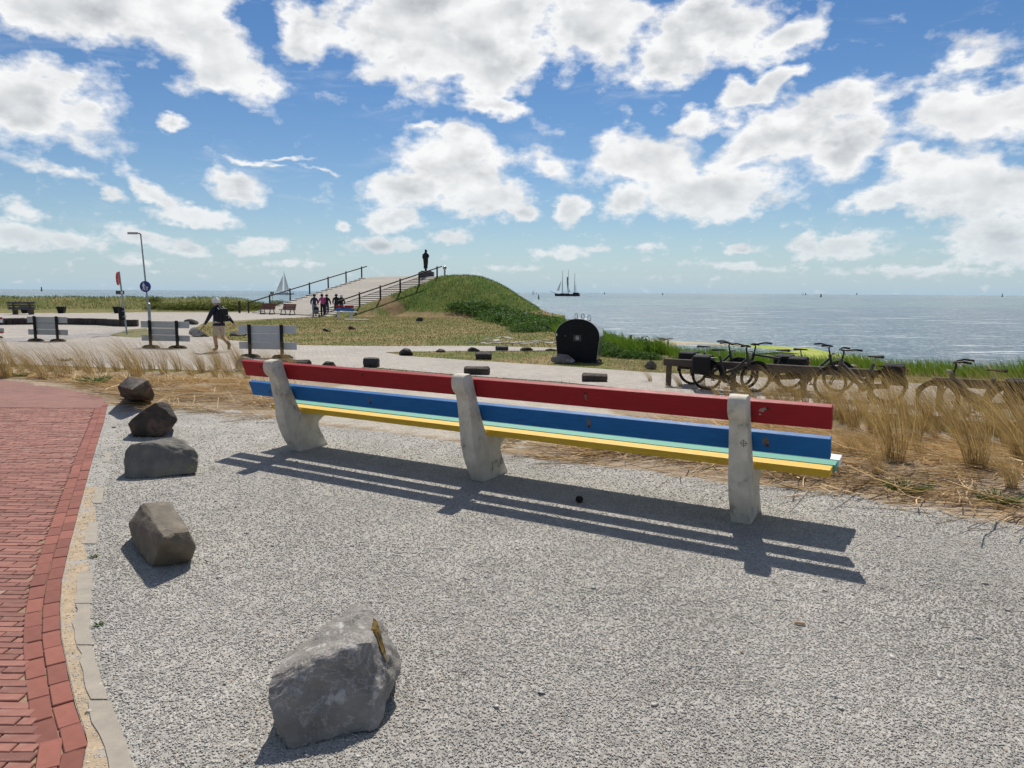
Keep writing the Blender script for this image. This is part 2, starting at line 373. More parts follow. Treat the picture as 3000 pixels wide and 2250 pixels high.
def gravel_mat():
    m = bpy.data.materials.new('gravel_ground'); m.use_nodes = True
    t = NT(m.node_tree); b = t.n['Principled BSDF']
    pos = t.new('ShaderNodeNewGeometry').outputs['Position']
    v1 = t.new('ShaderNodeTexVoronoi', ins={'Vector': pos, 'Scale': 110.0})
    v2 = t.new('ShaderNodeTexVoronoi', ins={'Vector': pos, 'Scale': 38.0})
    s1 = t.new('ShaderNodeSeparateXYZ', ins={0: v1.outputs['Color']}).outputs[0]
    cr_ = t.new('ShaderNodeValToRGB', ins={0: s1}); el = cr_.color_ramp.elements
    el[0].color = (.22, .21, .19, 1); el[1].color = (.47, .447, .40, 1)
    q = el.new(.3); q.color = (.335, .318, .285, 1); q = el.new(.75); q.color = (.395, .375, .336, 1)
    big = t.noise(pos, 0.9, 5).outputs['Fac']; mid = t.noise(pos, 5.0, 4).outputs['Fac']
    k = t.math('MULTIPLY', t.rng(big, .3, .7, .84, 1.1), t.rng(mid, .3, .7, .88, 1.1))
    c = t.vmath('SCALE', cr_.outputs[0], k)
    rust = t.noise(pos, 2.2, 5, .7).outputs['Fac']
    c = t.mix(t.rng(rust, .60, .78, 0, .35), c, (.34, .25, .17))
    t.l.new(c, b.inputs['Base Color']); b.inputs['Roughness'].default_value = .9; b.inputs['Specular IOR Level'].default_value = .2
    h = t.math('ADD', t.math('MULTIPLY', v1.outputs['Distance'], -.6), t.math('MULTIPLY', v2.outputs['Distance'], -.5))
    h = t.math('ADD', h, t.math('MULTIPLY', mid, .6))
    t.l.new(t.new('ShaderNodeBump', ins={'Height': h, 'Strength': 0.7, 'Distance': 0.007}).outputs[0], b.inputs['Normal'])
    return m
M['gravel'] = gravel_mat()

def ground_mat():                           # two colours per place (attributes), mixed by noise
    m = bpy.data.materials.new('ground'); m.use_nodes = True
    t = NT(m.node_tree); b = t.n['Principled BSDF']
    pos = t.new('ShaderNodeNewGeometry').outputs['Position']
    a1 = t.new('ShaderNodeAttribute', attribute_name='tint_a').outputs['Color']
    a2 = t.new('ShaderNodeAttribute', attribute_name='tint_b').outputs['Color']
    n1 = t.noise(pos, 0.35, 6, .65).outputs['Fac']; n2 = t.noise(pos, 3.0, 6, .7).outputs['Fac']; n3 = t.noise(pos, 28.0, 4, .7).outputs['Fac']
    f = t.math('ADD', t.math('MULTIPLY', n1, .65), t.math('MULTIPLY', n2, .35))
    c = t.mix(t.rng(f, .42, .58, 0, 1, True), a1, a2)
    c = t.vmath('SCALE', c, t.math('MULTIPLY', t.rng(n2, .25, .75, .72, 1.28), t.rng(n3, .25, .75, .65, 1.35)))
    t.l.new(c, b.inputs['Base Color']); b.inputs['Roughness'].default_value = .95; b.inputs['Specular IOR Level'].default_value = .15
    h = t.math('ADD', t.math('MULTIPLY', n2, .5), t.math('MULTIPLY', n3, .25))
    t.l.new(t.new('ShaderNodeBump', ins={'Height': h, 'Strength': .9, 'Distance': 0.12}).outputs[0], b.inputs['Normal'])
    return m
M['ground'] = ground_mat()

def paving_mat(name, base, joint, sx_, sy_, rot):
    m = bpy.data.materials.new(name); m.use_nodes = True
    t = NT(m.node_tree); b = t.n['Principled BSDF']
    pos = t.new('ShaderNodeNewGeometry').outputs['Position']
    mp = t.n.new('ShaderNodeMapping'); t.l.new(pos, mp.inputs[0]); mp.inputs['Rotation'].default_value = (0, 0, rot)
    br = t.new('ShaderNodeTexBrick', ins={'Vector': mp.outputs[0], 'Scale': 1.0, 'Brick Width': sx_, 'Row Height': sy_, 'Mortar Size': .006,
               'Color1': tuple(q * 1.08 for q in base) + (1,), 'Color2': tuple(q * .88 for q in base) + (1,), 'Mortar': tuple(joint) + (1,)})
    n1 = t.noise(pos, .5, 6, .65).outputs['Fac']; n2 = t.noise(pos, 7.0, 4).outputs['Fac']
    c = t.vmath('SCALE', br.outputs['Color'], t.math('MULTIPLY', t.rng(n1, .25, .75, .85, 1.14), t.rng(n2, .25, .75, .86, 1.14)))
    t.l.new(c, b.inputs['Base Color']); b.inputs['Roughness'].default_value = .9
    t.l.new(t.new('ShaderNodeBump', ins={'Height': t.math('ADD', br.outputs['Fac'], t.math('MULTIPLY', n2, -.6)), 'Strength': .7, 'Distance': -.01}).outputs[0], b.inputs['Normal'])
    return m
M['paving'] = paving_mat('pale_clinker_paving', (0.37, 0.335, 0.29), (.25, .22, .18), .21, .105, .5)
M['paving_d'] = paving_mat('grey_clinker_paving', (0.30, 0.285, 0.275), (.2, .18, .16), .21, .105, .2)
M['brickbed'] = paving_mat('brick_paving_bed', (0.265, 0.128, 0.103), (.21, .115, .088), .21, .0502, 0)

def water_mat():
    m = bpy.data.materials.new('sea_water'); m.use_nodes = True
    t = NT(m.node_tree); b = t.n['Principled BSDF']
    pos = t.new('ShaderNodeNewGeometry').outputs['Position']
    sc = lambda x, y: t.vmath('MULTIPLY', pos, (x, y, 1))
    wind = t.noise(sc(.0012, .0055), 1.0, 3, .5).outputs['Fac']; calm = t.rng(wind, .47, .55, 0, 1, True)
    n1 = t.noise(sc(.35, .8), 1.0, 5, .65).outputs['Fac']; n2 = t.noise(sc(1.6, 3.4), 1.0, 5, .7).outputs['Fac']
    n3 = t.noise(sc(.045, .22), 1.0, 6, .7).outputs['Fac']; n4 = t.noise(sc(.35, 1.5), 1.0, 5, .7).outputs['Fac']
    f = t.math('ADD', t.math('MULTIPLY', n3, .5), t.math('MULTIPLY', n4, .5))
    c = t.mix(t.rng(f, .40, .62), (.045, .112, .122), (.17, .25, .245))
    c = t.mix(t.math('MULTIPLY', calm, .6), c, (.065, .10, .145))
    fk1 = t.noise(sc(1.8, 5.0), 1.0, 6, .75).outputs['Fac']; fk2 = t.noise(sc(.10, .55), 1.0, 7, .78).outputs['Fac']   # white flecks, sun glints painted into the water colour
    glint = t.math('MAXIMUM', t.rng(fk1, .56, .63), t.rng(fk2, .575, .64))
    c = t.mix(t.math('MULTIPLY', glint, .85), c, (.80, .82, .82))
    t.l.new(c, b.inputs['Base Color'])
    b.inputs['Roughness'].default_value = .22; b.inputs['IOR'].default_value = 1.33; b.inputs['Specular IOR Level'].default_value = .22
    h = t.math('ADD', t.math('MULTIPLY', n1, .55), t.math('MULTIPLY', n2, .14))
    t.l.new(t.new('ShaderNodeBump', ins={'Height': h, 'Strength': 1.0, 'Distance': .7}).outputs[0], b.inputs['Normal'])
    return m
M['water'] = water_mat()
def rockmat(name, c1, c2, c3, lo=.56, hi=.66, sc=6, bump=.012, veins=False):
    m = mat(name, c1, .72, .34, 9, bump, 26, col2=c2, c2lo=lo, c2hi=hi, c2scale=sc, spec=.25)
    t = NT(m.node_tree); b = t.n['Principled BSDF']; vec = t.n['Texture Coordinate'].outputs['Object']
    old = b.inputs['Normal'].links[0].from_node
    if veins:
        col = b.inputs['Base Color'].links[0].from_socket
        vn = t.math('ABSOLUTE', t.math('SUBTRACT', t.noise(vec, 7, 6, .65, .8).outputs['Fac'], .5)); vn2 = t.math('ABSOLUTE', t.math('SUBTRACT', t.noise(t.vmath('ADD', vec, (3, 1, 7)), 13, 5, .6, .5).outputs['Fac'], .5))
        k_ = t.math('MAXIMUM', t.rng(vn, 0.0, .018, .38, 0), t.rng(vn2, 0.0, .012, .2, 0))
        t.l.new(t.mix(k_, col, (.62, .60, .57)), b.inputs['Base Color'])
    vo = t.new('ShaderNodeTexVoronoi', ins={'Vector': t.vmath('ADD', vec, t.vmath('SCALE', t.noise(vec, 8, 4).outputs['Color'], .16)), 'Scale': 9.0}); fine = t.noise(vec, 120, 5, .7).outputs['Fac']
    h = t.math('ADD', t.math('MULTIPLY', vo.outputs['Distance'], .9), t.math('MULTIPLY', fine, .35))
    t.l.new(t.new('ShaderNodeBump', ins={'Height': h, 'Strength': .75, 'Distance': .016, 'Normal': old.outputs[0]}).outputs[0], b.inputs['Normal'])
    return m
M['basalt'] = rockmat('basalt', (0.055, 0.050, 0.045), (.085, .07, .055), None)
M['basalt_b'] = rockmat('brown_basalt', (0.058, 0.047, 0.038), (.14, .09, .065), None, .5, .65)
M['rock_g'] = rockmat('grey_veined_rock', (0.235, 0.215, 0.19), (.48, .455, .42), None, .56, .66, 12, .02, veins=True)
M['rock_m'] = rockmat('mid_grey_rock', (0.17, 0.155, 0.135), (.34, .32, .29), None, .55, .68, 5)
M['rock_p'] = rockmat('pale_rock', (0.27, 0.25, 0.22), (.40, .38, .34), None, .5, .7, 6)
M['rock_t'] = rockmat('tan_basalt', (0.15, 0.128, 0.095), (.30, .22, .15), None, .55, .75, 8)
M['driftwood'] = mat('driftwood', (.23, .18, .145), .9, .35, 6)

# ------------------------------------------------------------------ terrain
AX = np.array([3.70, -2.13]) / np.hypot(3.70, 2.13); NX = np.array([-AX[1], AX[0]])
BM = atz(1418, 1412)[:2]                     # foot of the middle bench support
PLAIN, SEA = -0.55, -1.70
COAST = np.array([(-3000, 250), (-400, 95), (-60, 84), (-30, 84), (-18, 90), (-6, 87), (1, 78), (3.6, 68), (3.7, 58), (3.7, 45), (3.7, 32), (4.5, 26.5), (6.5, 23.6), (8.5, 21.8),
                  (11.5, 20.3), (14, 19), (22, 15), (60, 0), (400, -130), (3000, -900)], float)
RO, RE1, RE2 = np.array([-15.4, 59.0]), np.array([0.671, 0.741]), np.array([-0.741, 0.671])
RLEN, RWID, RTOP = 12.8, 12.1, 3.0
def sst(a, b, x):
    t_ = np.clip((x - a) / (b - a), 0, 1); return t_ * t_ * (3 - 2 * t_)
def coast_s(x, y):                            # signed distance to the top of the bank, positive towards the sea
    x = np.asarray(x, float); y = np.asarray(y, float)
    best = np.full(x.shape, 1e12); sg = np.zeros(x.shape)
    for (x0, y0), (x1, y1) in zip(COAST[:-1], COAST[1:]):
        dx, dy = x1 - x0, y1 - y0; L = dx * dx + dy * dy
        t_ = np.clip(((x - x0) * dx + (y - y0) * dy) / L, 0, 1)
        d2 = (x - x0 - t_ * dx) ** 2 + (y - y0 - t_ * dy) ** 2
        c = dx * (y - y0) - dy * (x - x0)
        up = d2 < best - 1e-9
        best = np.where(up, d2, best); sg = np.where(up, np.sign(c), sg)
    return np.sqrt(best) * sg
def wob(x, y, s=1.0, k=0):
    return (np.sin(x * 1.7 * s + 1.3 + k) * np.sin(y * 1.3 * s + 0.4 - k) + 0.6 * np.sin(x * 3.1 * s - y * 2.3 * s + 2 + k) + 0.4 * np.sin(x * 5.7 * s + y * 6.1 * s + k)) / 2.0
def DD(x, y):
    return (x - BM[0]) * NX[0] + (y - BM[1]) * NX[1] + 0.35 * np.maximum(0, -x - 5)
def mound_d(x, y):
    a = np.array([-13.0, 75.0]); b = np.array([-4.5, 67.5]); d = b - a
    t_ = np.clip(((x - a[0]) * d[0] + (y - a[1]) * d[1]) / (d @ d), 0, 1)
    return np.hypot(x - a[0] - t_ * d[0], y - a[1] - t_ * d[1])
def T(x, y):
    x = np.asarray(x, float); y = np.asarray(y, float)
    d = DD(x, y)
    z = -0.03 + (PLAIN + 0.03) * sst(2.0, 7.3, d)
    z = z + 0.05 * (wob(x, y, 1.0) + 0.5) * sst(1.6, 2.6, d) * (1 - sst(5.5, 7.0, d))
    s = coast_s(x, y)
    rid = np.exp(-((s + 7) / 4.2) ** 2) * sst(-23, -31, x) * (1.28 + 0.16 * wob(x, y, .25))
    z = z + rid
    zs = PLAIN + (-1.42 - PLAIN) * sst(-0.3, 3.2, s) - 0.016 * np.clip(s - 3, 0, 60) - .035 * np.clip(y - 43, 0, 30) - .016 * np.clip(x - 12, 0, 30) * (s > 0) - 0.012 * wob(x, y, .35) * (s > 3)
    z = np.where(s > -0.3, np.minimum(z, zs) , z)
    md = mound_d(x, y)
    h = PLAIN + 3.58 * (1 - sst(0.8, 9.3, md)) + 0.10 * wob(x, y, .6) * (1 - sst(4, 9, md)) + .04 * wob(x, y, 1.9, 1) * (1 - sst(5, 9, md))
    z = np.where(md < 9.5, np.maximum(z, h), z)
    a = (x - RO[0]) * RE1[0] + (y - RO[1]) * RE1[1]; b = (x - RO[0]) * RE2[0] + (y - RO[1]) * RE2[1]
    rz = PLAIN + (RTOP - PLAIN) * np.clip(a / RLEN, 0, 1)
    inr = (a > -0.6) & (a < RLEN + 5) & (b > -0.20) & (b < RWID + .55)
    z = np.where(inr, np.where(a < RLEN, np.minimum(z, rz - 0.30) if True else z, np.minimum(z, RTOP - .05)), z)
    side = (a > -0.6) & (a < RLEN) & ((b <= -0.20) & (b > -2.5) | (b >= RWID + .55) & (b < RWID + 3.0))
    z = np.where(side, np.maximum(z, rz + np.where(b < 0, .03, -.12) - 0.5 * np.maximum(np.maximum(-b - .9, b - RWID - .55), 0)), z)
    return z
_YS = np.concatenate([np.arange(1.2, 30, .05), np.arange(30, 95, .1)])
def gat(u, v):                               # first ground point on the view line of a picture point
    d = ray(u, v); p = CAM[None] + d[None] * (_YS / d[1])[:, None]
    k = np.argmax(p[:, 2] <= T(p[:, 0], p[:, 1]))
    return np.array([p[k, 0], p[k, 1], float(T(p[k, 0], p[k, 1]))])
def inpoly(x, y, P):
    c = np.zeros(np.shape(x), bool); n = len(P)
    for i in range(n):
        x0, y0 = P[i][:2]; x1, y1 = P[(i + 1) % n][:2]
        if y0 == y1: continue
        c ^= ((y0 > y) != (y1 > y)) & (x < (x1 - x0) * (y - y0) / (y1 - y0) + x0)
    return c
def grow(a, b, n, f): return list(np.geomspace(a, b, n)) if f > 0 else [-q for q in np.geomspace(a, b, n)][::-1]
gx = np.unique(np.concatenate([[-3000, -1500, -800, -400, -250, -160, -120], np.arange(-100, -40, 2.0), np.arange(-40, -14, .6), np.arange(-14, 13, .16), np.arange(13, 36, .6), np.arange(36, 80, 3), [100, 150, 250, 400, 800, 1500, 3000]]))
gy = np.unique(np.concatenate([[-900, -300, -100, -40, -20, -10, -5, -2], np.arange(0, 17, .16), np.arange(17, 40, .4), np.arange(40, 96, .5), [100, 110, 125, 150, 200, 300, 500, 900]]))
GX, GY = np.meshgrid(gx, gy); gz = T(GX.ravel(), GY.ravel())
V = np.stack([GX.ravel(), GY.ravel(), gz], 1)
nx_, ny_ = len(gx), len(gy)
ii = np.arange(nx_ * ny_).reshape(ny_, nx_)
Q = np.stack([ii[:-1, :-1], ii[:-1, 1:], ii[1:, 1:], ii[1:, :-1]], -1).reshape(-1, 4)
ground = np_mesh('ground', V, Q, M['ground'], smooth=True); tag(ground, kind='structure')
# tints by place
X_, Y_ = V[:, 0], V[:, 1]; Dv = DD(X_, Y_); Sv = coast_s(X_, Y_); Mv = mound_d(X_, Y_)
ta = np.tile((.115, .135, .032), (len(V), 1)); tb = np.tile((.24, .18, .08), (len(V), 1))
def zone(mask, a, b=None):
    ta[mask] = a; tb[mask] = b if b is not None else a
zone((Y_ < 30) & (X_ > 3) & (Dv > 8) & (Sv < 0), (.125, .115, .036), (.215, .165, .075))
zone((Mv < 9.2), (.25, .17, .085), (.17, .14, .055))
zone((Mv < 7.4) & (X_ > -14), (.070, .120, .020), (.125, .145, .03))
zone((Mv < 1.6), (.20, .15, .07), (.13, .13, .04))
zone((X_ < -22) & (Sv > -16) & (Sv < 3), (.115, .13, .035), (.19, .165, .065))
zone(Dv < 7.9, (.37, .295, .215), (.28, .21, .135))
pale_poly = [atz(u, v, -.05) for u, v in ((929, 1243), (1250, 1280), (1516, 1318), (1900, 1215), (1930, 1180))] + [atz(u, v, -.4) for u, v in ((1700, 1140), (1340, 1118), (1000, 1110), (960, 1140))]
zone(inpoly(X_, Y_, pale_poly), (.47, .43, .36), (.42, .37, .30))
mulch = [atz(u, v, -.52) for u, v in ((960, 1078), (1100, 1076), (1350, 1098), (1640, 1116), (1960, 1150), (1960, 1185), (1640, 1150), (1350, 1122), (1000, 1105))]
zone(inpoly(X_, Y_, mulch), (.26, .215, .175), (.18, .155, .125))
zone(Sv > 0.4, (.125, .155, .04), (.16, .16, .05))
zone(Sv > 2.4, (.44, .385, .27), (.36, .31, .21))
zone((Sv > 10.5 + 3 * wob(X_, Y_, .2)), (.27, .36, .03), (.40, .40, .13))
zone(Sv > 26, (.2, .22, .15))
vcol(ground, 'tint_a', ta); vcol(ground, 'tint_b', tb)

def sheet(name, P, z, m, kind='structure', drape=False):
    from mathutils.geometry import tessellate_polygon
    pts = [Vector((p[0], p[1], z)) for p in P]
    tri = tessellate_polygon([pts])
    me = bpy.data.meshes.new(name); me.from_pydata([tuple(p) for p in pts], [], [tuple(q) for q in tri]); me.materials.append(m)
    bm = bmesh.new(); bm.from_mesh(me)
    for fc in bm.faces:
        fc.normal_update()
        if fc.normal.z < 0: fc.normal_flip()
    bm.to_mesh(me); bm.free()
    return tag(link(name, me), kind=kind)
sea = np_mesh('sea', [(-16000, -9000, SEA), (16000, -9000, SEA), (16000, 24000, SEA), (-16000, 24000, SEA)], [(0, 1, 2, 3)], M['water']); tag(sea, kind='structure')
pool = [gat(u, v) for u, v in ((1975, 1012), (2060, 1011), (2150, 1019), (2260, 1030), (2350, 1036), (2200, 1040), (2060, 1032), (1985, 1026))]
pz = max(p[2] for p in pool) + .01
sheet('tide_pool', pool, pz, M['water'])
# paved promenade with its two arms
pv = [(-500, 1052), (0, 1066), (300, 1078), (720, 1090), (1100, 1078), (1350, 1100), (1640, 1120), (1950, 1152), (2250, 1190), (2720, 1222), (3200, 1275), (3200, 1172), (2720, 1126), (2400, 1113), (1900, 1092), (1700, 1077), (1400, 1058),
      (1180, 1043), (1128, 1033), (1200, 1031), (1400, 1030), (1640, 1027), (1640, 1020), (1400, 1014), (1100, 1015), (880, 1012), (650, 996), (560, 968), (600, 945), (760, 936), (920, 929), (1010, 923), (1000, 916), (740, 911), (300, 917), (0, 918), (-500, 918)]
PAVE = [atz(u, v, PLAIN) for u, v in pv]
sheet('promenade_paving', PAVE, PLAIN + .012, M['paving'])
pd = [(0, 992), (180, 984), (380, 966), (400, 972), (300, 985), (180, 994), (40, 1002), (0, 1004)]
sheet('grey_paving_band', [atz(u, v, PLAIN) for u, v in pd], PLAIN + .017, M['paving_d'])
pg = [(322, 982), (380, 966), (430, 962), (440, 985), (400, 990), (340, 986)]
g_ = sheet('grass_patch', [atz(u, v, PLAIN) for u, v in pg], PLAIN + .02, mat('rough_grass_patch', (.14, .13, .045), .95, .4, 9, .03, 12), 'structure')

# gravel square, brick path, sand seam and kerb
EDGE_PX = [(256, 2167), (222, 2070), (199, 1968), (179, 1866), (175, 1785), (181, 1703), (203, 1602), (218, 1546), (232, 1492), (259, 1392), (282, 1310), (304, 1240), (316, 1186)]
EDGE = np.array([(-0.35, 0.0), (-0.85, 1.0)] + [tuple(atz(u, v)[:2]) for u, v in EDGE_PX])
FAR_PX = [(297, 1161), (221, 1146), (127, 1127), (0, 1112)]
FARE = np.array([tuple(atz(u, v)[:2]) for u, v in FAR_PX] + [(-16.0, 16.5)])
def edgeX(y): return np.interp(y, EDGE[:, 1], EDGE[:, 0])
KPX = [(355, 2250), (317, 2135), (285, 2029), (260, 1947), (240, 1858), (243, 1736), (262, 1600), (280, 1500), (322, 1300), (334, 1215)]
KERB = np.array([(-.6, 1.2)] + [tuple(atz(u, v)[:2]) for u, v in KPX]); KERB = KERB[np.argsort(KERB[:, 1])]
def kerbX(y): return np.interp(y, KERB[:, 1], KERB[:, 0])
BRKEND = 9.3
gfar = [(316, 1186), (430, 1190), (520, 1192), (700, 1205), (800, 1222), (929, 1243), (1250, 1280), (1345, 1294), (1494, 1330), (1657, 1356), (1847, 1376), (2111, 1411), (2400, 1441), (2563, 1468), (2780, 1500), (3000, 1546)]
GF = [atz(u, v)[:2] for u, v in gfar]
GF2 = []                                      # ragged border where straw meets gravel
for i in range(len(GF) - 1):
    for t_ in np.linspace(0, 1, 9)[:-1]:
        p = GF[i] * (1 - t_) + GF[i + 1] * t_
        GF2.append(p + NX * 0.05 * math.sin(9 * p[0] + 3 * math.sin(4 * p[0])) + rng.normal(0, .012, 2))
GRAV = [tuple(p) for p in EDGE] + [tuple(p) for p in GF2] + [(7, 2.9), (9, -3), (-0.2, -3)]
sheet('gravel', GRAV, 0.0, M['gravel'])
ys = np.linspace(0.2, BRKEND, 80)
bed = [(edgeX(y), y) for y in ys] + [(edgeX(y) - 4.5, y) for y in ys[::-1]]
sheet('brick_joint_sand', bed, -0.006, mat('joint_sand', (.27, .19, .12), .95, .3, 60))
far = [(edgeX(y), y) for y in np.linspace(BRKEND, EDGE[-1, 1], 20)] + [tuple(p) for p in FARE] + [(-16, BRKEND), ]
sheet('brick_paving', far, 0.0, M['brickbed'])
seam = [(edgeX(y) + .004, y) for y in np.linspace(.5, 5.5, 60)] + [(kerbX(y) - .012 + .025 * math.sin(7 * y), y) for y in np.linspace(5.5, .5, 60)]
sheet('sand_seam', seam, 0.0025, mat('yellow_sand', (.40, .305, .195), .95, .3, 14, .006, 60, col2=(.36, .33, .29), c2lo=.5, c2hi=.66, c2scale=5))

def unit_brick(name, m, sx_, sy_):
    mb = MB().box((0, 0, -.02), (sx_, sy_, .045)); o = mb.build(name, m, None, bevel=.003)
    me = o.data; bpy.data.objects.remove(o); return me
path = bpy.data.objects.new('brick_path', None); COL.objects.link(path); tag(path, kind='structure')
bm_f = [unit_brick('brick', M['brick'], .2, .0465)]; bm_b = [unit_brick('brick', M['brick_b'], .17, .069)]
BR = []                                       # (mesh, x, y, rz, scale_x)
def visX(y): return -0.735 * y - 0.03
yy = 1.75; row = 0
while yy < BRKEND - .03:
    x1 = edgeX(yy) - .164; x0 = visX(yy) - .45
    off = (row % 2) * .105 + .018 * math.sin(row * 1.7)
    x = x1
    k = math.ceil((x1 - off) / .21)
    xr = x1
    xl = off + (k - 1) * .21
    while xr > x0:
        L = xr - xl - .009
        if L > .03: BR.append((bm_f[0], (xl + xr) / 2 - .0, yy, random.gauss(0, .006), L / .2))
        xr = xl; xl -= .21
    yy += .0502; row += 1
dE = np.hypot(*np.diff(EDGE, axis=0).T); aE = np.concatenate([[0], np.cumsum(dE)])
for rw in (0, 1):
    s_ = 1.2 + rw * .1
    while s_ < aE[-1]:
        x = np.interp(s_, aE, EDGE[:, 0]); y = np.interp(s_, aE, EDGE[:, 1])
        tx = np.interp(s_ + .05, aE, EDGE[:, 0]) - np.interp(s_ - .05, aE, EDGE[:, 0]); ty = np.interp(s_ + .05, aE, EDGE[:, 1]) - np.interp(s_ - .05, aE, EDGE[:, 1])
        n_ = math.hypot(tx, ty); tx, ty = tx / n_, ty / n_
        BR.append((bm_b[0], x - ty * (.0365 + .0725 * rw), y + tx * (.0365 + .0725 * rw), math.atan2(ty, tx) + random.gauss(0, .008), 1.0))
        s_ += .1755
BR.sort(key=lambda q: q[2] + (3 if q[1] < visX(q[2]) - .1 else 0))
rest = {0: MB(), 1: MB()}
for i, (me, x, y, rz, kx) in enumerate(BR):
    z = random.gauss(0, .0012); tl = (random.gauss(0, .006), random.gauss(0, .006))
    if i < 300:
        o = link('brick', me, path); o.location = (x, y, z); o.rotation_euler = (tl[0], tl[1], rz); o.scale = (kx, 1, 1)
    else:
        Mx = Matrix.Rotation(rz, 3, 'Z') @ Matrix.Rotation(tl[0], 3, 'X')
        w_ = .0465 if me is bm_f[0] else .069
        rest[0 if me is bm_f[0] else 1].box((x, y, z - .02), ((.2 if me is bm_f[0] else .17) * kx, w_, .045), Mx)
for k_, mm in ((0, M['brick']), (1, M['brick_b'])):
    o = rest[k_].build('brick_mass', mm, path); tag(o, kind='stuff')
kb = bpy.data.objects.new('kerb', None); COL.objects.link(kb); tag(kb, kind='structure')
y = 1.7
for i in range(14):
    y1 = y + .42 - .012
    w_ = .075 + .012 * math.sin(i * 2.1); n = 7; P = []
    ysn = np.linspace(y, y1, n)
    vs = []
    top = (.007, .0072, .0068, .0062, .0045, -.004, .005, -.004, .0054, -.005, -.004, .0048, -.004, -.004)[i]
    for q in ysn:
        cx = kerbX(q); vs += [(cx - w_ / 2 + random.gauss(0, .009), q, top), (cx + w_ / 2 + random.gauss(0, .002), q, top), (cx + w_ / 2, q, -.06), (cx - w_ / 2, q, -.06)]
    fs = []
    for j in range(n - 1):
        a = 4 * j; b = a + 4
        fs += [(a, a + 1, b + 1, b), (a + 1, a + 2, b + 2, b + 1), (a + 3, a, b, b + 3)]
    fs += [(0, 3, 2, 1), (4 * n - 4, 4 * n - 3, 4 * n - 2, 4 * n - 1)]
    MB().add(vs, fs).build('kerbstone', M['kerbstone'], kb)
    y += .42

# loose crushed stone lying on the square
def pebbles(n, y0, y1, s0, s1):
    yg = np.linspace(y0, y1, 400); pdf = yg / (1 + (yg / 3.6) ** 3.2) * np.clip((y1 - yg) / (y1 * .3), 0, 1); cdf = np.cumsum(pdf); yv = np.interp(rng.random(n), cdf / cdf[-1], yg); xv = (rng.random(n) * 2 - 1) * (.76 * yv + .1)
    ok = (xv > edgeX(yv) + .01) & inpoly(xv, yv, GRAV)
    strip = xv < kerbX(yv) + .05
    ok &= ~strip | (rng.random(n) < .50 + .22 * np.sin(3 * yv) + .12 * yv / 4 - .08 * (np.abs(xv - kerbX(yv)) < .03))
    xv, yv = xv[ok], yv[ok]; n = len(xv)
    sz = (s0 + (s1 - s0) * rng.random(n) ** 2) * (1 + .11 * np.clip(yv - 2, 0, 8))
    base = np.array([(1, 0, 0), (-1, 0, 0), (0, 1, 0), (0, -1, 0), (0, 0, 1), (0, 0, -1)], float)
    P = base[None] * (0.7 + .6 * rng.random((n, 6, 1))) + rng.normal(0, .22, (n, 6, 3))
    P *= np.stack([np.ones(n), .55 + .4 * rng.random(n), .20 + .20 * rng.random(n)], 1)[:, None, :]
    a = rng.random(n) * 2 * math.pi; ca, sa = np.cos(a)[:, None], np.sin(a)[:, None]
    tlt = rng.normal(0, .24, n)[:, None]; ct, st = np.cos(tlt), np.sin(tlt)
    x_, z_ = P[..., 0] * ct - P[..., 2] * st, P[..., 0] * st + P[..., 2] * ct
    P = np.stack([x_ * ca - P[..., 1] * sa, x_ * sa + P[..., 1] * ca, z_], -1) * sz[:, None, None]
    P += np.stack([xv, yv, sz * .12 + .002], 1)[:, None, :]
    fc = np.array([(0, 2, 4), (2, 1, 4), (1, 3, 4), (3, 0, 4), (2, 0, 5), (1, 2, 5), (3, 1, 5), (0, 3, 5)])
    return P.reshape(-1, 3), (fc[None] + (np.arange(n) * 6)[:, None, None]).reshape(-1, 3)
PV, PF, o_ = [], [], 0
for a in ((250000, 1.75, 10.0, .0024, .0060), (260, 1.8, 7.0, .009, .017)):
    v_, f_ = pebbles(*a); PV.append(v_); PF.append(f_ + o_); o_ += len(v_)
gs = np_mesh('gravel_stones', np.concatenate(PV), np.concatenate(PF), M['pebble']); tag(gs, 'loose pale grey crushed stone covering the square', 'gravel', kind='stuff')

# ------------------------------------------------------------------ the long painted bench
bench = thing('park_bench', 'long wooden bench with red, blue, green and yellow boards on three concrete supports', 'bench', (BM[0], BM[1], 0), math.atan2(AX[1], AX[0]))
prof = [(0.0, -.06), (.01, 0), (-.055, .10), (-.115, .21), (-.155, .33), (-.172, .45), (-.19, .57), (-.213, .69), (-.232, .752), (-.268, .782), (-.288, .812), (-.296, .862), (-.286, .896), (-.262, .914), (-.195, .920), (-.158, .902),
        (-.125, .80), (-.085, .69), (-.04, .575), (.005, .475), (.045, .395), (.13, .382), (.42, .388), (.455, .365), (.40, .322), (.33, .292), (.285, .262), (.275, .225), (.30, .165), (.345, .085), (.40, 0), (.40, -.06)]
def support_obj(name, x, top_dx=0):
    mb = MB()
    x = x - .066; hw = lambda b: .066 - .008 * max(0, min(1, b / .9))
    n = len(prof)
    L = [(x - hw(b), a, b) for a, b in prof]; R_ = [(x + hw(b), a, b) for a, b in prof]
    mb.add(L + R_, [tuple(range(n))[::-1], tuple(range(n, 2 * n))] + [(k, (k + 1) % n, n + (k + 1) % n, n + k) for k in range(n)])
    o = mb.build(name, M['concrete'], bench, bevel=.011, seg=2)
    shade(o.data, 30)
    return o
sups = [support_obj('support', x) for x in (-2.135, 0.0, 2.135)]
def board(name, m, x0, x1, y, z, h, th, tilt, bev=.005):
    Mx = Matrix.Rotation(tilt, 3, 'X')
    o = MB().box((0, 0, 0), (x1 - x0, th, h)).build(name, m, bench, bevel=bev, seg=2)
    o.location = ((x0 + x1) / 2, y, z); o.rotation_euler = (tilt, 0, 0)
    return o
tl = math.radians(20)
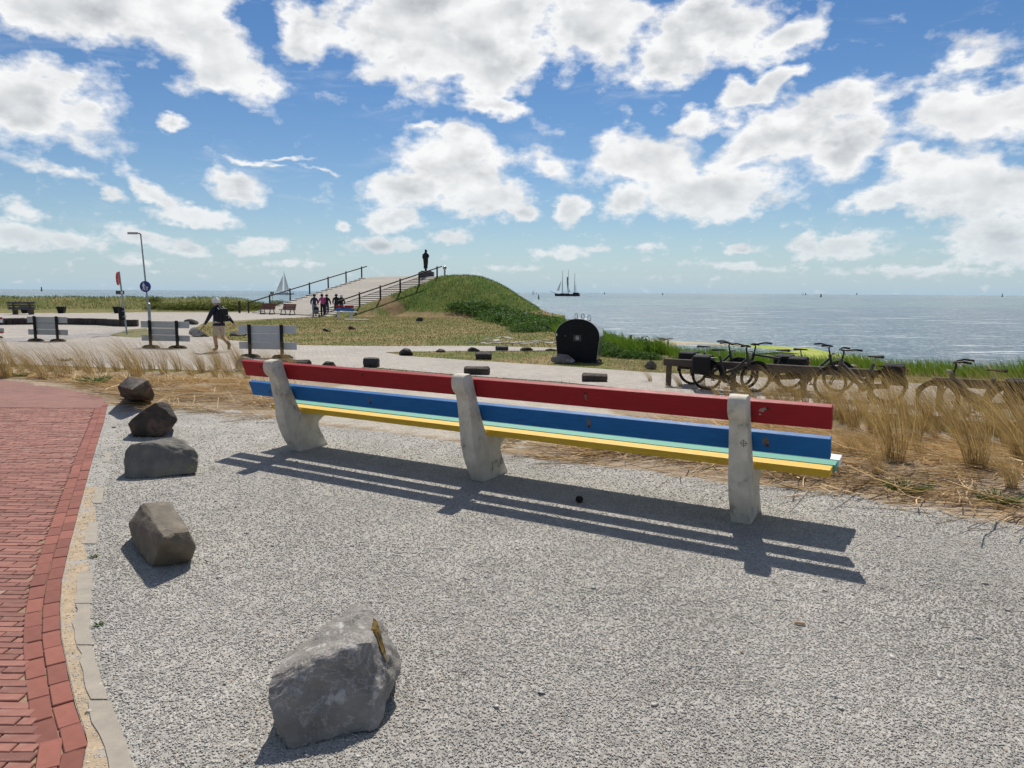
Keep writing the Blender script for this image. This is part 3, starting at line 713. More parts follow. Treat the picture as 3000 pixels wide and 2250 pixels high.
red = board('backrest_board', M['red'], -2.75, 2.61, -.086, .803, .158, .046, tl); tag(red, 'red upper backrest board')
blu = board('backrest_board', M['blue'], -2.76, 2.605, -.002, .592, .148, .046, tl); tag(blu, 'blue lower backrest board')
for nm, c_, x0, x1, y0, y1, z_ in (('yellow', 'yellow', -2.56, 2.605, .050, .195, .408), ('green', 'green', -2.58, 2.62, .205, .352, .412), ('white', 'white', -2.60, 2.63, .362, .545, .416)):
    o = MB().box((0, 0, 0), (x1 - x0, y1 - y0, .05)).build('seat_board', M[c_], bench, bevel=.004, seg=2)
    o.location = ((x0 + x1) / 2, (y0 + y1) / 2, z_); tag(o, nm + ' seat board')
def disc(name, m, parent, loc, r, rot, n=10, h=.006):
    o = MB().lathe([(r, 0), (r, h * .6), (r * .8, h)], n).build(name, m, parent); o.location = loc; o.rotation_euler = rot; return o
for x in (-1.12, 1.02, 2.30, -2.42):                     # bolts through the boards
    disc('bolt', M['bolt'], red, (x, -.023, .035), .010, (math.pi / 2, 0, 0)); disc('bolt', M['bolt'], blu, (x, -.023, -.02), .011, (math.pi / 2, 0, 0))
scuff = mat('bare_scuffed_wood', (.16, .12, .10), .9, .4, 40)
for x, par, w_, h_ in ((-1.13, blu, .026, .06), (1.02, blu, .03, .10), (1.02, red, .018, .07), (2.29, blu, .05, .07)):
    o = MB().add([(x + w_ * .5 * math.cos(a) * (.7 + .5 * random.random()), -.0235, .012 + h_ * .5 * math.sin(a) * (.8 + .3 * random.random())) for a in np.linspace(0, 6.28, 12)[:-1]], [tuple(range(11))]).build('paint_scuff', scuff, par)
for dx, dz, r in ((2.262, .018, .016), (2.285, .03, .010), (2.25, -.012, .008)):
    MB().add([(dx + r * 1.4 * math.cos(a) * (.6 + .6 * random.random()), -.0236, dz + r * math.sin(a) * (.6 + .6 * random.random())) for a in np.linspace(0, 6.28, 9)[:-1]], [tuple(range(8))]).build('paint_chip', M['rock_p'], red)
ink = mat('black_marker_ink', (.05, .05, .07), .8, .2, 30)
mk = MB(); c0 = Vector((2.105, -.192, .60)); r = .016               # drawn cross-hair on the right support
def onback(z): return np.interp(z, [.45, .57, .69], [-.172, -.19, -.213]) - .0015
for k in range(16):
    a0, a1 = 2 * math.pi * k / 16, 2 * math.pi * (k + 1) / 16
    P = [(c0.x + rr * math.cos(a), onback(c0.z + rr * math.sin(a)), c0.z + rr * math.sin(a)) for rr, a in ((r, a0), (r, a1), (r + .003, a1), (r + .003, a0))]
    mk.add(P, [(0, 1, 2, 3)])
for ax_, L in ((0, .026), (1, .028)):
    P = []
    for sx_, sz_ in ((-1, -1), (1, -1), (1, 1), (-1, 1)):
        dx, dz = (sx_ * L, sz_ * .0014) if ax_ == 0 else (sx_ * .0014, sz_ * L)
        P.append((c0.x + dx, onback(c0.z + dz) - .0004, c0.z + dz))
    mk.add(P, [(0, 1, 2, 3)])
mk.build('drawn_mark', ink, sups[2])

# ------------------------------------------------------------------ stones
def rock(name, label, pts, m, group=None, cuts=4, sm=.35, it=2, amp=.012, fs=7.0, cat='stone', sink=0):
    bm = bmesh.new()
    c = np.mean(np.array(pts), 0); zb = min(p[2] for p in pts); c[2] = zb
    for p in pts: bm.verts.new(Vector(np.array(p) - c))
    r = bmesh.ops.convex_hull(bm, input=bm.verts)
    bmesh.ops.delete(bm, geom=[v for v in bm.verts if not v.link_faces], context='VERTS')
    bmesh.ops.triangulate(bm, faces=bm.faces)
    bmesh.ops.subdivide_edges(bm, edges=bm.edges, cuts=cuts, use_grid_fill=True)
    bmesh.ops.triangulate(bm, faces=bm.faces)
    for _ in range(it): bmesh.ops.smooth_vert(bm, verts=bm.verts, factor=sm, use_axis_x=True, use_axis_y=True, use_axis_z=True)
    bm.normal_update(); off = Vector((c[0] * 3, c[1] * 3, 1))
    for v in bm.verts:
        q = v.co * fs + off
        n = mnoise.fractal(q, .9, 2.1, 5) + 1.0 * (abs(mnoise.noise(q * .6)) - .3) + .5 * (.25 - abs(mnoise.noise(q * 1.7)))
        dv = mnoise.voronoi(q * .55)[0]; n += 1.3 * (min(dv[1] - dv[0], .35) - .2)
        v.co += v.normal * n * amp
    me = bpy.data.meshes.new(name); bm.to_mesh(me); bm.free(); me.materials.append(m); shade(me, 28)
    o = link(name, me); o.location = (c[0], c[1], c[2] - sink)
    return tag(o, label, cat, group)
def P3(lst): return [tuple(atz(u, v, z)) for u, v, z in lst]
# big boulder in front
b0 = [(853, 2196, 0), (998, 2160, 0), (1106, 2135, .01), (817, 2149, .03), (806, 2102, .10), (784, 2066, .15), (783, 2019, .19), (795, 1983, .215), (911, 1950, .225), (991, 1925, .25), (1034, 1889, .28), (1095, 1881, .27),
      (835, 1925, .215), (944, 1845, .255), (1041, 1762, .31), (1075, 1772, .31), (1105, 1800, .27), (1135, 1852, .21), (1164, 1903, .16), (1175, 1968, .10), (1153, 2012, .08), (1139, 2048, .05), (1146, 2000, .11), (1160, 1985, 0), (860, 2010, 0), (1050, 1930, 0)]
boulder = rock('boulder', 'large grey boulder with white veins and a moss-stained crack, standing alone on gravel', P3(b0), M['rock_g'], cuts=13, it=1, sm=.25, amp=.013, fs=10)
moss = mat('ochre_lichen', (.14, .085, .012), .95, .5, 45, .01, 60, col2=(.05, .035, .01), c2lo=.45, c2hi=.6, c2scale=30)
mm = [(1092, 1812), (1104, 1822), (1112, 1850), (1118, 1875), (1128, 1910), (1131, 1942), (1121, 1925), (1109, 1890), (1100, 1865), (1088, 1845)]
deps = bpy.context.evaluated_depsgraph_get()
def stick_on(ob, pxs, name, m, lift=.004, sub=3):      # patch that clings to a stone's surface
    bpy.context.view_layer.update()
    inv = ob.matrix_world.inverted(); out = []
    cu, cv = np.mean(np.array(pxs), 0)
    rings = [(cu, cv)]
    for k in (.5, 1.0): rings += [(cu + (u - cu) * k, cv + (v - cv) * k) for u, v in pxs]
    for u, v in rings:
        d = Vector(ray(u, v)).normalized(); ok, loc, nor, _ = ob.ray_cast(inv @ Vector(CAM), inv.to_3x3() @ d)
        if not ok: return None
        out.append(loc + nor * lift)
    n = len(pxs); fs = [(0, 1 + k, 1 + (k + 1) % n) for k in range(n)] + [(1 + k, 1 + n + k, 1 + n + (k + 1) % n, 1 + (k + 1) % n) for k in range(n)]
    o = MB().add(out, fs).build(name, m, ob); return o
stick_on(boulder, mm, 'lichen_patch', moss)
row = 'row of stones along the brick path edge'
s4 = [(374, 1532, .13), (382, 1569, .06), (407, 1622, .01), (443, 1665, 0), (553, 1650, 0), (569, 1638, .03), (578, 1602, .11), (553, 1557, .21), (508, 1561, .235), (480, 1577, .225), (408, 1477, .245), (424, 1469, .26), (494, 1464, .26), (538, 1525, .235), (540, 1540, 0), (400, 1555, 0), (520, 1530, 0)]
rock('stone', 'tan-topped prismatic stone whose broken end is glossy black, beside the brick path', P3(s4), M['rock_t'], row, cuts=8, sm=.3, amp=.006, fs=10)
s3 = [(362, 1402, 0), (362, 1345, .13), (368, 1325, .20), (385, 1300, .27), (420, 1290, .30), (505, 1275, .31), (535, 1283, .28), (560, 1305, .23), (580, 1325, .18), (586, 1352, .11), (578, 1382, .03), (540, 1393, 0), (430, 1403, 0), (380, 1404, 0), (400, 1360, 0), (560, 1355, 0)]
rock('stone', 'long rounded grey stone with a greenish scar, lying between two angular stones', P3(s3), rockmat('grey_green_rock', (.16, .15, .13), (.20, .19, .10), None, .55, .7, 5), row, cuts=8, sm=.4, amp=.014, fs=8)
s2 = [(374, 1238, .17), (384, 1262, .02), (392, 1281, 0), (470, 1282, 0), (505, 1256, .08), (519, 1230, .18), (515, 1215, .22), (495, 1183, .34), (478, 1176, .37), (452, 1180, .37), (433, 1190, .33), (405, 1218, .23), (500, 1245, 0), (430, 1250, 0), (520, 1232, .1)]
rock('stone', 'dark pointed angular stone with a rusty right flank, on gravel', P3(s2), M['basalt_b'], row, cuts=8, sm=.28, amp=.008, fs=8)
s1 = [(346, 1130, .33), (372, 1101, .43), (415, 1106, .43), (434, 1112, .40), (445, 1130, .30), (455, 1158, .12), (450, 1174, .02), (430, 1178, 0), (385, 1181, 0), (352, 1160, .10), (348, 1140, .27), (385, 1142, .34), (440, 1160, 0), (365, 1160, 0)]
rock('stone', 'dark brown block-shaped stone in the straw at the end of the stone row', P3(s1), M['basalt_b'], row, cuts=8, sm=.26, amp=.010, fs=6)

def pstone(label, u0, u1, v0, v1, m, kind='col', yaw=0, group=None, name='stone', sides=6):
    g = gat((u0 + u1) / 2, v1); Yd = g[1]
    L = (u1 - u0) * Yd / F; h = (v1 - v0) * Yd / F * .97
    pts = []; rnd = random.Random(int(u0 * 7 + v0))
    if kind == 'col':
        for e_ in (-1, 1):
            sh = 1 - .14 * rnd.random()
            for k in range(sides):
                a = 2 * math.pi * (k + .5) / sides
                pts.append((e_ * (L / 2) * (1 - .10 * rnd.random()), math.cos(a) * h * .55 * sh, h * .5 + math.sin(a) * h * .56 * sh))
    else:
        for k in range(14):
            a = rnd.random() * 6.28; zz = rnd.random()
            rr = math.sqrt(max(.15, 1 - (zz - .25) ** 2 * 1.5))
            pts.append((math.cos(a) * L / 2 * rr, math.sin(a) * L * .36 * rr, zz * h))
        pts += [(-L / 2, 0, h * .35), (L / 2, .05, h * .3), (-.1 * L, 0, h)]
    cy, sy = math.cos(yaw), math.sin(yaw)
    W_ = [(g[0] + x * cy - y * sy, g[1] + x * sy + y * cy + h * .4, g[2] - .03 + z * 1.04) for x, y, z in pts]
    return rock(name, label, W_, m, group, cuts=2, sm=.3, it=1, amp=.018 * max(L, h), fs=5)
pstone('dark rounded boulder at the tip of the grass wedge where the paths fork', 1167, 1209, 1016, 1043, M['basalt'], 'bl')
pstone('small dark wedge-shaped stone on the upper path edge beside the rounded boulder', 1274, 1306, 1019, 1032, M['basalt'], 'bl')
pstone('dark sloping stone on the upper path edge, above the stubby basalt log', 1367, 1407, 1014, 1030, M['basalt'], 'bl')
pstone('dark square-ended stone with pale top on the upper path edge', 1451, 1490, 1010, 1028, M['basalt'], 'col', .2)
pstone('long low dark stone tapering to the left on the upper path edge', 1522, 1566, 1014, 1028, M['basalt'], 'bl', .1)
pstone('pale-topped flat stone on the upper path edge beside the container', 1596, 1634, 1016, 1028, M['rock_p'], 'bl')
pstone('stubby basalt log with pale top lying on the grass wedge between the paths', 1392, 1441, 1029, 1054, M['basalt'], 'col', -.08)
pstone('long dark basalt log at the near edge of the lower path', 1357, 1437, 1070, 1099, M['basalt_b'], 'col', -.1)
pstone('white-topped dark boulder in front of the black container', 1610, 1686, 1035, 1066, M['rock_m'], 'bl', -.08)
pstone('grey rectangular basalt log below the black container by the lower path', 1705, 1783, 1091, 1120, M['basalt_b'], 'col', -.08)
pstone('black barrel-shaped basalt piece behind the red board of the long bench', 1062, 1110, 1045, 1077, M['basalt'], 'col', -.05, sides=7)
pstone('brownish rounded stone beside the black barrel-shaped basalt piece', 936, 982, 1054, 1078, M['basalt_b'], 'bl')
pstone('weathered grey lump of stone behind straw grass, under the white-backed barrier', 681, 762, 1042, 1088, M['rock_p'], 'bl')
pstone('long grey-brown stone half covered by straw at the far end of the bench', 787, 911, 1050, 1080, M['basalt_b'], 'col', -.05)
pstone('round dark stone on dry grass beside the bicycle rail', 1888, 1928, 1052, 1083, M['rock_t'], 'bl')
pstone('pale tilted block of stone behind the rearmost bicycle luggage rack', 2440, 2522, 1062, 1100, M['rock_p'], 'col', .35, sides=4)
pstone('grey block of stone behind the single bicycle at the second rail', 2832, 2876, 1148, 1182, M['rock_p'], 'col', .1, sides=5)
lawn = 'small stones lying on the lawn below the mound'
pstone('pair-like dark lump of stone on the lawn, nearest the white-backed barrier', 942, 968, 959, 972, M['basalt'], 'bl', group=lawn)
pstone('rounded brown stone on the lawn below the small painted bench', 1018, 1041, 953, 966, M['basalt_b'], 'bl', group=lawn)
pstone('single dark stone on the lawn under the shrubs of the mound', 1218, 1240, 927, 942, M['basalt'], 'bl', group=lawn)
pstone('pale small stone on the lawn above the white-backed barrier', 828, 848, 957, 966, M['rock_p'], 'bl', group=lawn)
rub = 'rubble beside the walking man'
pstone('grey tilted slab on top of the rubble behind the ribbed barrier', 532, 580, 933, 952, M['basalt'], 'bl', group=rub)
pstone('large pale boulder in the rubble behind the ribbed barrier', 546, 594, 955, 988, M['rock_p'], 'bl', group=rub)
pstone('small brown stone at the foot of the rubble by the walking man', 592, 612, 976, 988, M['basalt_b'], 'bl', group=rub)
pstone('dark flat stone on the lawn just behind the white-backed barrier', 668, 722, 968, 984, M['basalt'], 'bl', group=rub)
pstone('dark stone at the kerb of the upper promenade beside the walking man', 665, 678, 934, 941, M['basalt'], 'bl', group=rub)
g = gat(1044, 938)
o = MB().box((0, 0, .03), (1.7, .9, .08)).build('concrete_slab', M['stone_slab'], bevel=.01); o.location = (g[0], g[1], g[2]); o.rotation_euler = (0, 0, .1)
tag(o, 'pale concrete slab lying flat on the lawn beside the small painted bench', 'slab')
o = MB().box((0, 0, .006), (.055, .02, .012), taper=(.7, .6)).build('wood_chip', mat('pale_wood', (.5, .36, .22), .8, .2, 30), bevel=.003); p = atz(2342, 1831); o.location = (p[0], p[1], .006); o.rotation_euler = (0, 0, -.25)
tag(o, 'pale splinter of wood lying on the gravel', 'wood chip')
pc = []
for k in range(60):
    a = k * 2.4; zz = k / 60; rr = .026 * math.sin(math.pi * (.12 + .85 * zz)) ** .7; pc.append((rr * math.cos(a), zz * .06, rr * math.sin(a) + .022))
mbp = MB().lathe([(.004, 0), (.018, .012), (.021, .03), (.014, .05), (.003, .06)], 10)
for k in range(40):
    a = k * 2.4; zz = .004 + k / 40 * .052; rr = .022 * math.sin(math.pi * (.15 + .8 * k / 40)) ** .7
    mbp.box((rr * math.cos(a), rr * math.sin(a), zz), (.012, .010, .005), Matrix.Rotation(a, 3, 'Z') @ Matrix.Rotation(-.5, 3, 'Y'))
o = mbp.build('pine_cone', mat('cone_scales', (.035, .022, .015), .9, .3, 60)); p = atz(1690, 1470); o.location = (p[0], p[1], .022); o.rotation_euler = (1.45, 0, .6)
tag(o, 'dark pine cone lying on gravel in the shadow of the long bench', 'pine cone')
# paving stones showing through the thin turf
old = bpy.data.objects.new('overgrown_paving', None); COL.objects.link(old); tag(old, kind='structure')
psm = [MB().box((0, 0, 0), (.30, .2, .05)).build('x', M['stone_slab'], bevel=.008).data for _ in range(1)]
bpy.data.objects.remove(bpy.data.objects['x'])
for k in range(46):
    t_ = rng.random(); u = 1395 + 255 * t_ + rng.normal(0, 20); v = 988 + 22 * rng.random() + (8 if t_ > .5 else 0)
    if v > 1009: continue
    g = gat(u, v); o = link('paving_stone', psm[0], old); o.location = (g[0], g[1], g[2] - .006 + .012 * rng.random()); o.rotation_euler = (rng.normal(0, .07), rng.normal(0, .05), .35 + rng.normal(0, .15)); o.scale = (.7 + .9 * rng.random(), .8 + .5 * rng.random(), 1)

# ------------------------------------------------------------------ recycling container
g = atz(1690, 1062, PLAIN)
ct = thing('recycling_container', 'black steel recycling container with arched roof and three lifting loops', 'container', (g[0], g[1], PLAIN), math.radians(-17))
wB, wT, hS, hT, dp = .60, .675, .80, 1.32, .62
arch = [(-wB, .07), (wB, .07), (wT, hS)] + [(wT * math.cos(a), hS + (hT - hS) * math.sin(a)) for a in np.linspace(0, math.pi, 19)[1:-1]] + [(-wT, hS)]
MB().prism(arch, (0, dp), lambda a, b, e_: (a, e_, b)).build('body', M['container'], ct, bevel=.006)
roof = [(wT * math.cos(a), hS + (hT - hS) * math.sin(a)) for a in np.linspace(0, math.pi, 25)]
mb = MB(); nn = len(roof)
for e_ in (-.008, dp + .02):
    pass
vs = [((x) * k, y_, hS + (z - hS) * k + (.0)) for k in (1.002, 1.018) for y_ in (-.012, dp + .02) for x, z in roof]
fs = []
for a, b in ((0, 1), (1, 3), (3, 2), (2, 0)):
    for k in range(nn - 1): fs.append((a * nn + k, a * nn + k + 1, b * nn + k + 1, b * nn + k))
mb.add(vs, fs); mb.build('roof_sheet', M['steel_side'], ct, smooth=True)
for sg, nm in ((1, 'side_panel'), (-1, 'side_panel')):
    MB().add([(sg * (wB + .004), .012, .09), (sg * (wB + .004), dp - .01, .09), (sg * (wT + .004), dp - .01, hS), (sg * (wT + .004), .012, hS), (sg * (wB + .010), .012, .09), (sg * (wB + .010), dp - .01, .09), (sg * (wT + .010), dp - .01, hS), (sg * (wT + .010), .012, hS)],
             [(0, 1, 2, 3), (4, 5, 6, 7), (0, 1, 5, 4), (1, 2, 6, 5), (2, 3, 7, 6), (3, 0, 4, 7)]).build(nm, M['steel_side'], ct)
MB().box((0, dp / 2, .035), (2 * wB + .10, dp + .06, .07)).build('base_frame', M['container'], ct, bevel=.008)
fl = MB().box((wB + .03, .10, .04), (.07, .28, .012), Matrix.Rotation(.35, 3, 'Y')).build('forklift_flap', M['steel_side'], ct)
MB().box((-.01, -.006, .98), (.42, .02, .30)).build('hatch_frame', M['black'], ct, bevel=.004)
MB().box((-.01, -.02, .985), (.36, .02, .22)).build('hatch_flap', M['container'], ct, bevel=.004)
st_ = MB().box((.0, -.004, .74), (.24, .008, .18)).build('sticker', mat('grey_sticker', (.05, .05, .058), .5, .1, 8), ct)
bt = MB()                                                     # bottle-bank emblem and caption bar
for pl in ([(-.045, .70), (.045, .70), (.045, .71), (-.045, .71)],): bt.add([(a, -.0095, b) for a, b in pl], [(0, 1, 2, 3)])
oo = [(-.045, .725), (.045, .725), (.045, .76), (.035, .79), (.012, .80), (.012, .82), (-.012, .82), (-.012, .80), (-.035, .79), (-.045, .76)]
ic = [(a * .72, .725 + .008 + (b - .725) * .78) for a, b in oo]; n_ = len(oo)
bt.add([(a, -.0095, b) for a, b in oo] + [(a, -.0095, b) for a, b in ic], [(k, (k + 1) % n_, n_ + (k + 1) % n_, n_ + k) for k in range(n_)])
bt.add([(.012 * math.cos(a), -.0095, .757 + .014 * math.sin(a)) for a in np.linspace(0, 6.28, 9)[:-1]], [tuple(range(8))])
bt.build('emblem', M['signwhite'], st_)
disc('lock', M['metal_grey'], ct, (-.37, -.002, .80), .012, (math.pi / 2, 0, 0)); MB().box((-wT + .03, -.004, .83), (.04, .01, .07)).build('torn_sticker', M['signwhite'], ct)
for x in (-.10, .10, .30):
    zt = hS + (hT - hS) * math.sqrt(max(0, 1 - (x / wT) ** 2)) + .01
    MB().tube([(x - .042, dp * .45, zt - .02), (x - .042, dp * .45, zt + .10)] + [(x + .042 * math.cos(a), dp * .45, zt + .10 + .045 * math.sin(a)) for a in np.linspace(math.pi, 0, 9)[1:-1]] + [(x + .042, dp * .45, zt + .10), (x + .042, dp * .45, zt - .02)], .009, 6).build('lifting_loop', M['black'], ct, smooth=True)
    MB().box((x, dp * .45, zt - .008), (.05, .05, .04)).build('loop_foot', M['black'], ct)

# ------------------------------------------------------------------ ramp, stairs, rails and monument on the mound
def rp(a, b, z=0.0):                          # ramp coordinates -> world
    p = RO + RE1 * a + RE2 * b; return (p[0], p[1], z)
ramp = thing('mound_ramp', 'wide pale slab ramp with stairs at both sides climbing the mound', 'ramp', rp(0, RWID / 2, PLAIN))
bpy.context.view_layer.update()
def local(p): return (p[0] - ramp.location.x, p[1] - ramp.location.y, p[2] - ramp.location.z)
NST = 22; hs = (RTOP - PLAIN) / NST; ds = RLEN / NST
def rz_(a): return PLAIN + (RTOP - PLAIN) * a / RLEN
def hexa(mb, a0, a1, b0, b1, z00, z01, low, mi=0):
    t8 = [local(rp(a0, b0, low)), local(rp(a1, b0, low)), local(rp(a1, b1, low)), local(rp(a0, b1, low)), local(rp(a0, b0, z00)), local(rp(a1, b0, z01)), local(rp(a1, b1, z01)), local(rp(a0, b1, z00))]
    return mb.add(t8, [(3, 2, 1, 0), (4, 5, 6, 7), (0, 1, 5, 4), (1, 2, 6, 5), (2, 3, 7, 6), (3, 0, 4, 7)], mi)
for k in range(NST):
    a0 = k * ds; zt = PLAIN + (k + 1) * hs
    for b0, b1 in ((-.35, 2.7), (10.9, RWID + .35)):
        zl = zt - hs * .58
        hexa(MB(), a0 - .004, a0 + ds, b0, b1, zl - .03, zl - .03, zt - .6).build('riser', M['riser'], ramp)
        hexa(MB(), a0 + .004, a0 + ds + .002, b0 + .003, b1 - .003, zl, zt, zl - .028).build('tread', M['slab'], ramp)
for k in range(22):
    a0 = k * RLEN / 22; a1 = a0 + RLEN / 22 - .02
    hexa(MB(), a0, a1, 2.72, 10.88, rz_(a0) + .09, rz_(a1) + .09, rz_(a0) - .3).build('slab_course', M['slab'], ramp)
hexa(MB(), RLEN, RLEN + 4.8, -.35, RWID - 1, RTOP + .02, RTOP + .02, RTOP - .4).build('landing', M['slab'], ramp)
def rail(label, a_list, b, ext, ht=1.12):
    p0 = rp(a_list[0], b, float(T(*rp(a_list[0], b)[:2])))
    r = thing('handrail', label, 'railing', p0)
    L = lambda p: (p[0] - p0[0], p[1] - p0[1], p[2] - p0[2])
    tops = []
    for a in a_list:
        zb = rz_(min(a, RLEN)) + (.12 if b < 5 else .06)
        q = rp(a, b, zb); MB().tube([L((q[0], q[1], zb - .5)), L((q[0], q[1], zb + ht))], .075, 8).build('post', M['darkwood'], r)
        tops.append((a, zb + ht - .13))
    a0, z0 = tops[0]; a1, z1 = tops[-1]; sl_ = (z1 - z0) / (a1 - a0)
    for (aa, za), (ab, zb) in zip(tops[:-1], tops[1:]):
        if ab == tops[-1][0]: ab, zb = ab + ext, zb + ext * sl_
        MB().tube([L(rp(aa - .03, b - .1 if b < 5 else b - .1, za)), L(rp(ab, b - .1, zb))], .055, 8).build('rail_bar', M['darkwood'], r)
    return r
rail('dark timber handrail on the grassy side of the mound stairs, leading to the statue', [0.6, 2.8, 5.0, 7.2, 9.4, 11.6], -.75, .5)
rail('dark timber handrail on the seaward side of the ramp, against the sea and sky', [-.2, 2.0, 4.2, 6.4, 8.6, 10.8, 12.8], RWID + .55, .6)
pq = rp(-1.0, RWID + .75, PLAIN)
o = MB().tube([(0, 0, -.3), (0, 0, 1.12)], .10, 10).build('wooden_post', M['darkwood']); o.location = (pq[0], pq[1], PLAIN); tag(o, 'single thick dark post at the foot of the seaward handrail', 'post')
mon = thing('statue', 'dark bronze statue of a standing woman in long coat and headscarf on a plinth', 'statue', (-8.5, 70.3, RTOP), 0)
MB().box((.1, 0, .25), (1.35, 1.0, .46)).build('plinth', M['plinth'], mon, bevel=.02)
MB().box((.05, 0, .53), (1.0, .75, .10)).build('plinth_cap', M['plinth'], mon, bevel=.015)
def loft(rings, n=18):
    mb = MB(); vs = []
    for (cx, cy, z, rx, ry) in rings: vs += [(cx + rx * math.cos(2 * math.pi * k / n), cy + ry * math.sin(2 * math.pi * k / n), z) for k in range(n)]
    N = len(rings)
    mb.add(vs, [(i * n + k, i * n + (k + 1) % n, (i + 1) * n + (k + 1) % n, (i + 1) * n + k) for i in range(N - 1) for k in range(n)] + [tuple(range(n))[::-1], tuple((N - 1) * n + k for k in range(n))])
    return mb
z0 = .58
fig = loft([(0, 0, z0, .15, .13), (0, 0, z0 + .05, .10, .12), (-.01, 0, z0 + .22, .12, .12), (-.02, 0, z0 + .25, .20, .18), (-.01, 0, z0 + .5, .20, .18), (0, 0, z0 + .85, .235, .2), (-.01, 0, z0 + 1.15, .25, .2), (-.02, 0, z0 + 1.35, .26, .2),
            (-.02, 0, z0 + 1.55, .25, .19), (-.01, 0, z0 + 1.68, .19, .16), (.0, 0, z0 + 1.76, .11, .11), (.02, 0, z0 + 1.82, .115, .12), (.03, 0, z0 + 1.92, .125, .13), (.01, 0, z0 + 2.02, .10, .11), (0, 0, z0 + 2.08, .03, .04)])
fig.tube([(.16, -.02, z0 + 1.62), (.28, -.03, z0 + 1.42), (.27, -.1, z0 + 1.30), (.10, -.2, z0 + 1.42)], [.10, .085, .075, .05], 10)
fig.tube([(-.22, 0, z0 + 1.6), (-.27, -.02, z0 + 1.3), (-.2, -.12, z0 + 1.12)], [.09, .075, .05], 8)
fig.box((.13, 0, z0 + 1.88), (.05, .03, .05))
fig.build('figure', M['bronze'], mon, smooth=True)
vw = thing('coin_telescope', 'round-headed coin telescope on a short pillar on top of the mound', 'telescope', (-6.55, 69.2, float(T(-6.55, 69.2))), .3)
MB().lathe([(.12, -.1), (.10, .1), (.085, .4), (.10, .62), (.05, .66)], 12).build('pillar', M['metal_grey'], vw, smooth=True)
MB().lathe([(.03, .64), (.12, .70), (.19, .82), (.20, .92), (.14, 1.03), (.04, 1.08)], 14).build('head', mat('chrome_head', (.5, .5, .5), .25, .1, 5, metal=.8), vw, smooth=True)
MB().tube([(0, -.26, .9), (0, .2, .88)], .06, 10).build('eyepiece', M['black'], vw)

# ------------------------------------------------------------------ lamp post and signs
g = aty(440, 964, 37.0); lx, ly = g[0], 37.0
lp = thing('street_lamp', 'tall thin grey street lamp carrying a blue footpath sign', 'street lamp', (lx, ly, PLAIN), 0)
MB().tube([(0, 0, -.2), (0, 0, 1.4), (-.05, 0, 1.45), (-.20, 0, 4.9)], [.075, .075, .045, .035], 10).build('pole', M['metal_grey'], lp, smooth=True)
ar = MB().tube([(-.18, 0, 4.9), (-.26, 0, 4.98), (-.5, 0, 4.99)], .035, 8).build('arm', M['black'], lp)
lh = MB().box((-.56, 0, 5.0), (.62, .18, .07), taper=(.9, .7)).build('lamp_head', M['metal_grey'], lp, bevel=.02)
MB().box((-.62, 0, 4.95), (.46, .14, .05)).build('lamp_cover', M['lamp_glass'], lh, bevel=.015)
def ring_disc(mb, r0, r1, y, z, n=28, x=0):
    vs = [(x + r * math.cos(2 * math.pi * k / n), y, z + r * math.sin(2 * math.pi * k / n)) for r in (r0, r1) for k in range(n)]
    return mb.add(vs, [(k, (k + 1) % n, n + (k + 1) % n, n + k) for k in range(n)])
zc = 2.28; xo = -.085
sg = MB().lathe([(.285, 0), (.285, .02)], 28).build('footpath_sign', M['signblue'], lp); sg.location = (xo, -.06, zc); sg.rotation_euler = (math.pi / 2, 0, 0)
pic = MB()
def quad2(mb, pts, y=-.084):
    mb.add([(xo + a, y, zc + b) for a, b in pts], [tuple(range(len(pts)))])
for cx, cz, r in ((-.085, .165, .032), (.085, -.01, .022)): quad2(pic, [(cx + r * math.cos(a), cz + r * math.sin(a)) for a in np.linspace(0, 6.28, 11)[:-1]])
quad2(pic, [(-.125, .125), (-.05, .125), (-.045, .03), (-.05, -.02), (-.11, -.02), (-.125, .03)])
quad2(pic, [(-.11, -.02), (-.075, -.02), (-.115, -.19), (-.15, -.19)]); quad2(pic, [(-.085, -.02), (-.05, -.02), (.0, -.19), (-.04, -.19)])
quad2(pic, [(-.055, .12), (-.04, .125), (.03, -.02), (.015, -.03)]); quad2(pic, [(-.13, .12), (-.115, .12), (-.13, .0), (-.155, .005)])
quad2(pic, [(.06, -.035), (.11, -.035), (.105, -.11), (.065, -.11)]); quad2(pic, [(.065, -.11), (.083, -.11), (.06, -.19), (.04, -.19)]); quad2(pic, [(.087, -.11), (.105, -.11), (.135, -.19), (.11, -.19)])
quad2(pic, [(.06, -.04), (.065, -.055), (.03, -.07), (.02, -.05)]); quad2(pic, [(.105, -.04), (.11, -.055), (.155, -.05), (.15, -.03)])
pic.build('walker_symbol', M['signwhite'], lp)
ring = MB(); ring_disc(ring, .268, .285, -.083, 0); o = ring.build('sign_rim', M['signblue'], lp); o.location = (xo, 0, zc)
g = atz(373, 981, PLAIN)
sp = thing('sign_post', 'grey sign post with an edge-on red ringed round sign, a small plate and a bin', 'sign', (g[0], g[1], PLAIN), 0)
MB().tube([(0, 0, -.2), (-.20, 0, 2.95)], .038, 10).build('pole', M['metal_grey'], sp, smooth=True)
rs_ = MB().lathe([(.31, 0), (.31, .03), (.26, .034)], 26).build('round_sign', M['signred'], sp); rs_.location = (-.24, -.04, 2.62); rs_.rotation_euler = (math.pi / 2, 0, math.radians(-74))
f2 = MB().lathe([(.24, .0), (.24, .002)], 26).build('sign_face', M['signwhite'], rs_); f2.location = (0, 0, .035)
fg = MB().box((0, .0, 0), (.10, .16, .002)).build('sign_figure', M['black'], f2); fg.location = (0, 0, .004)
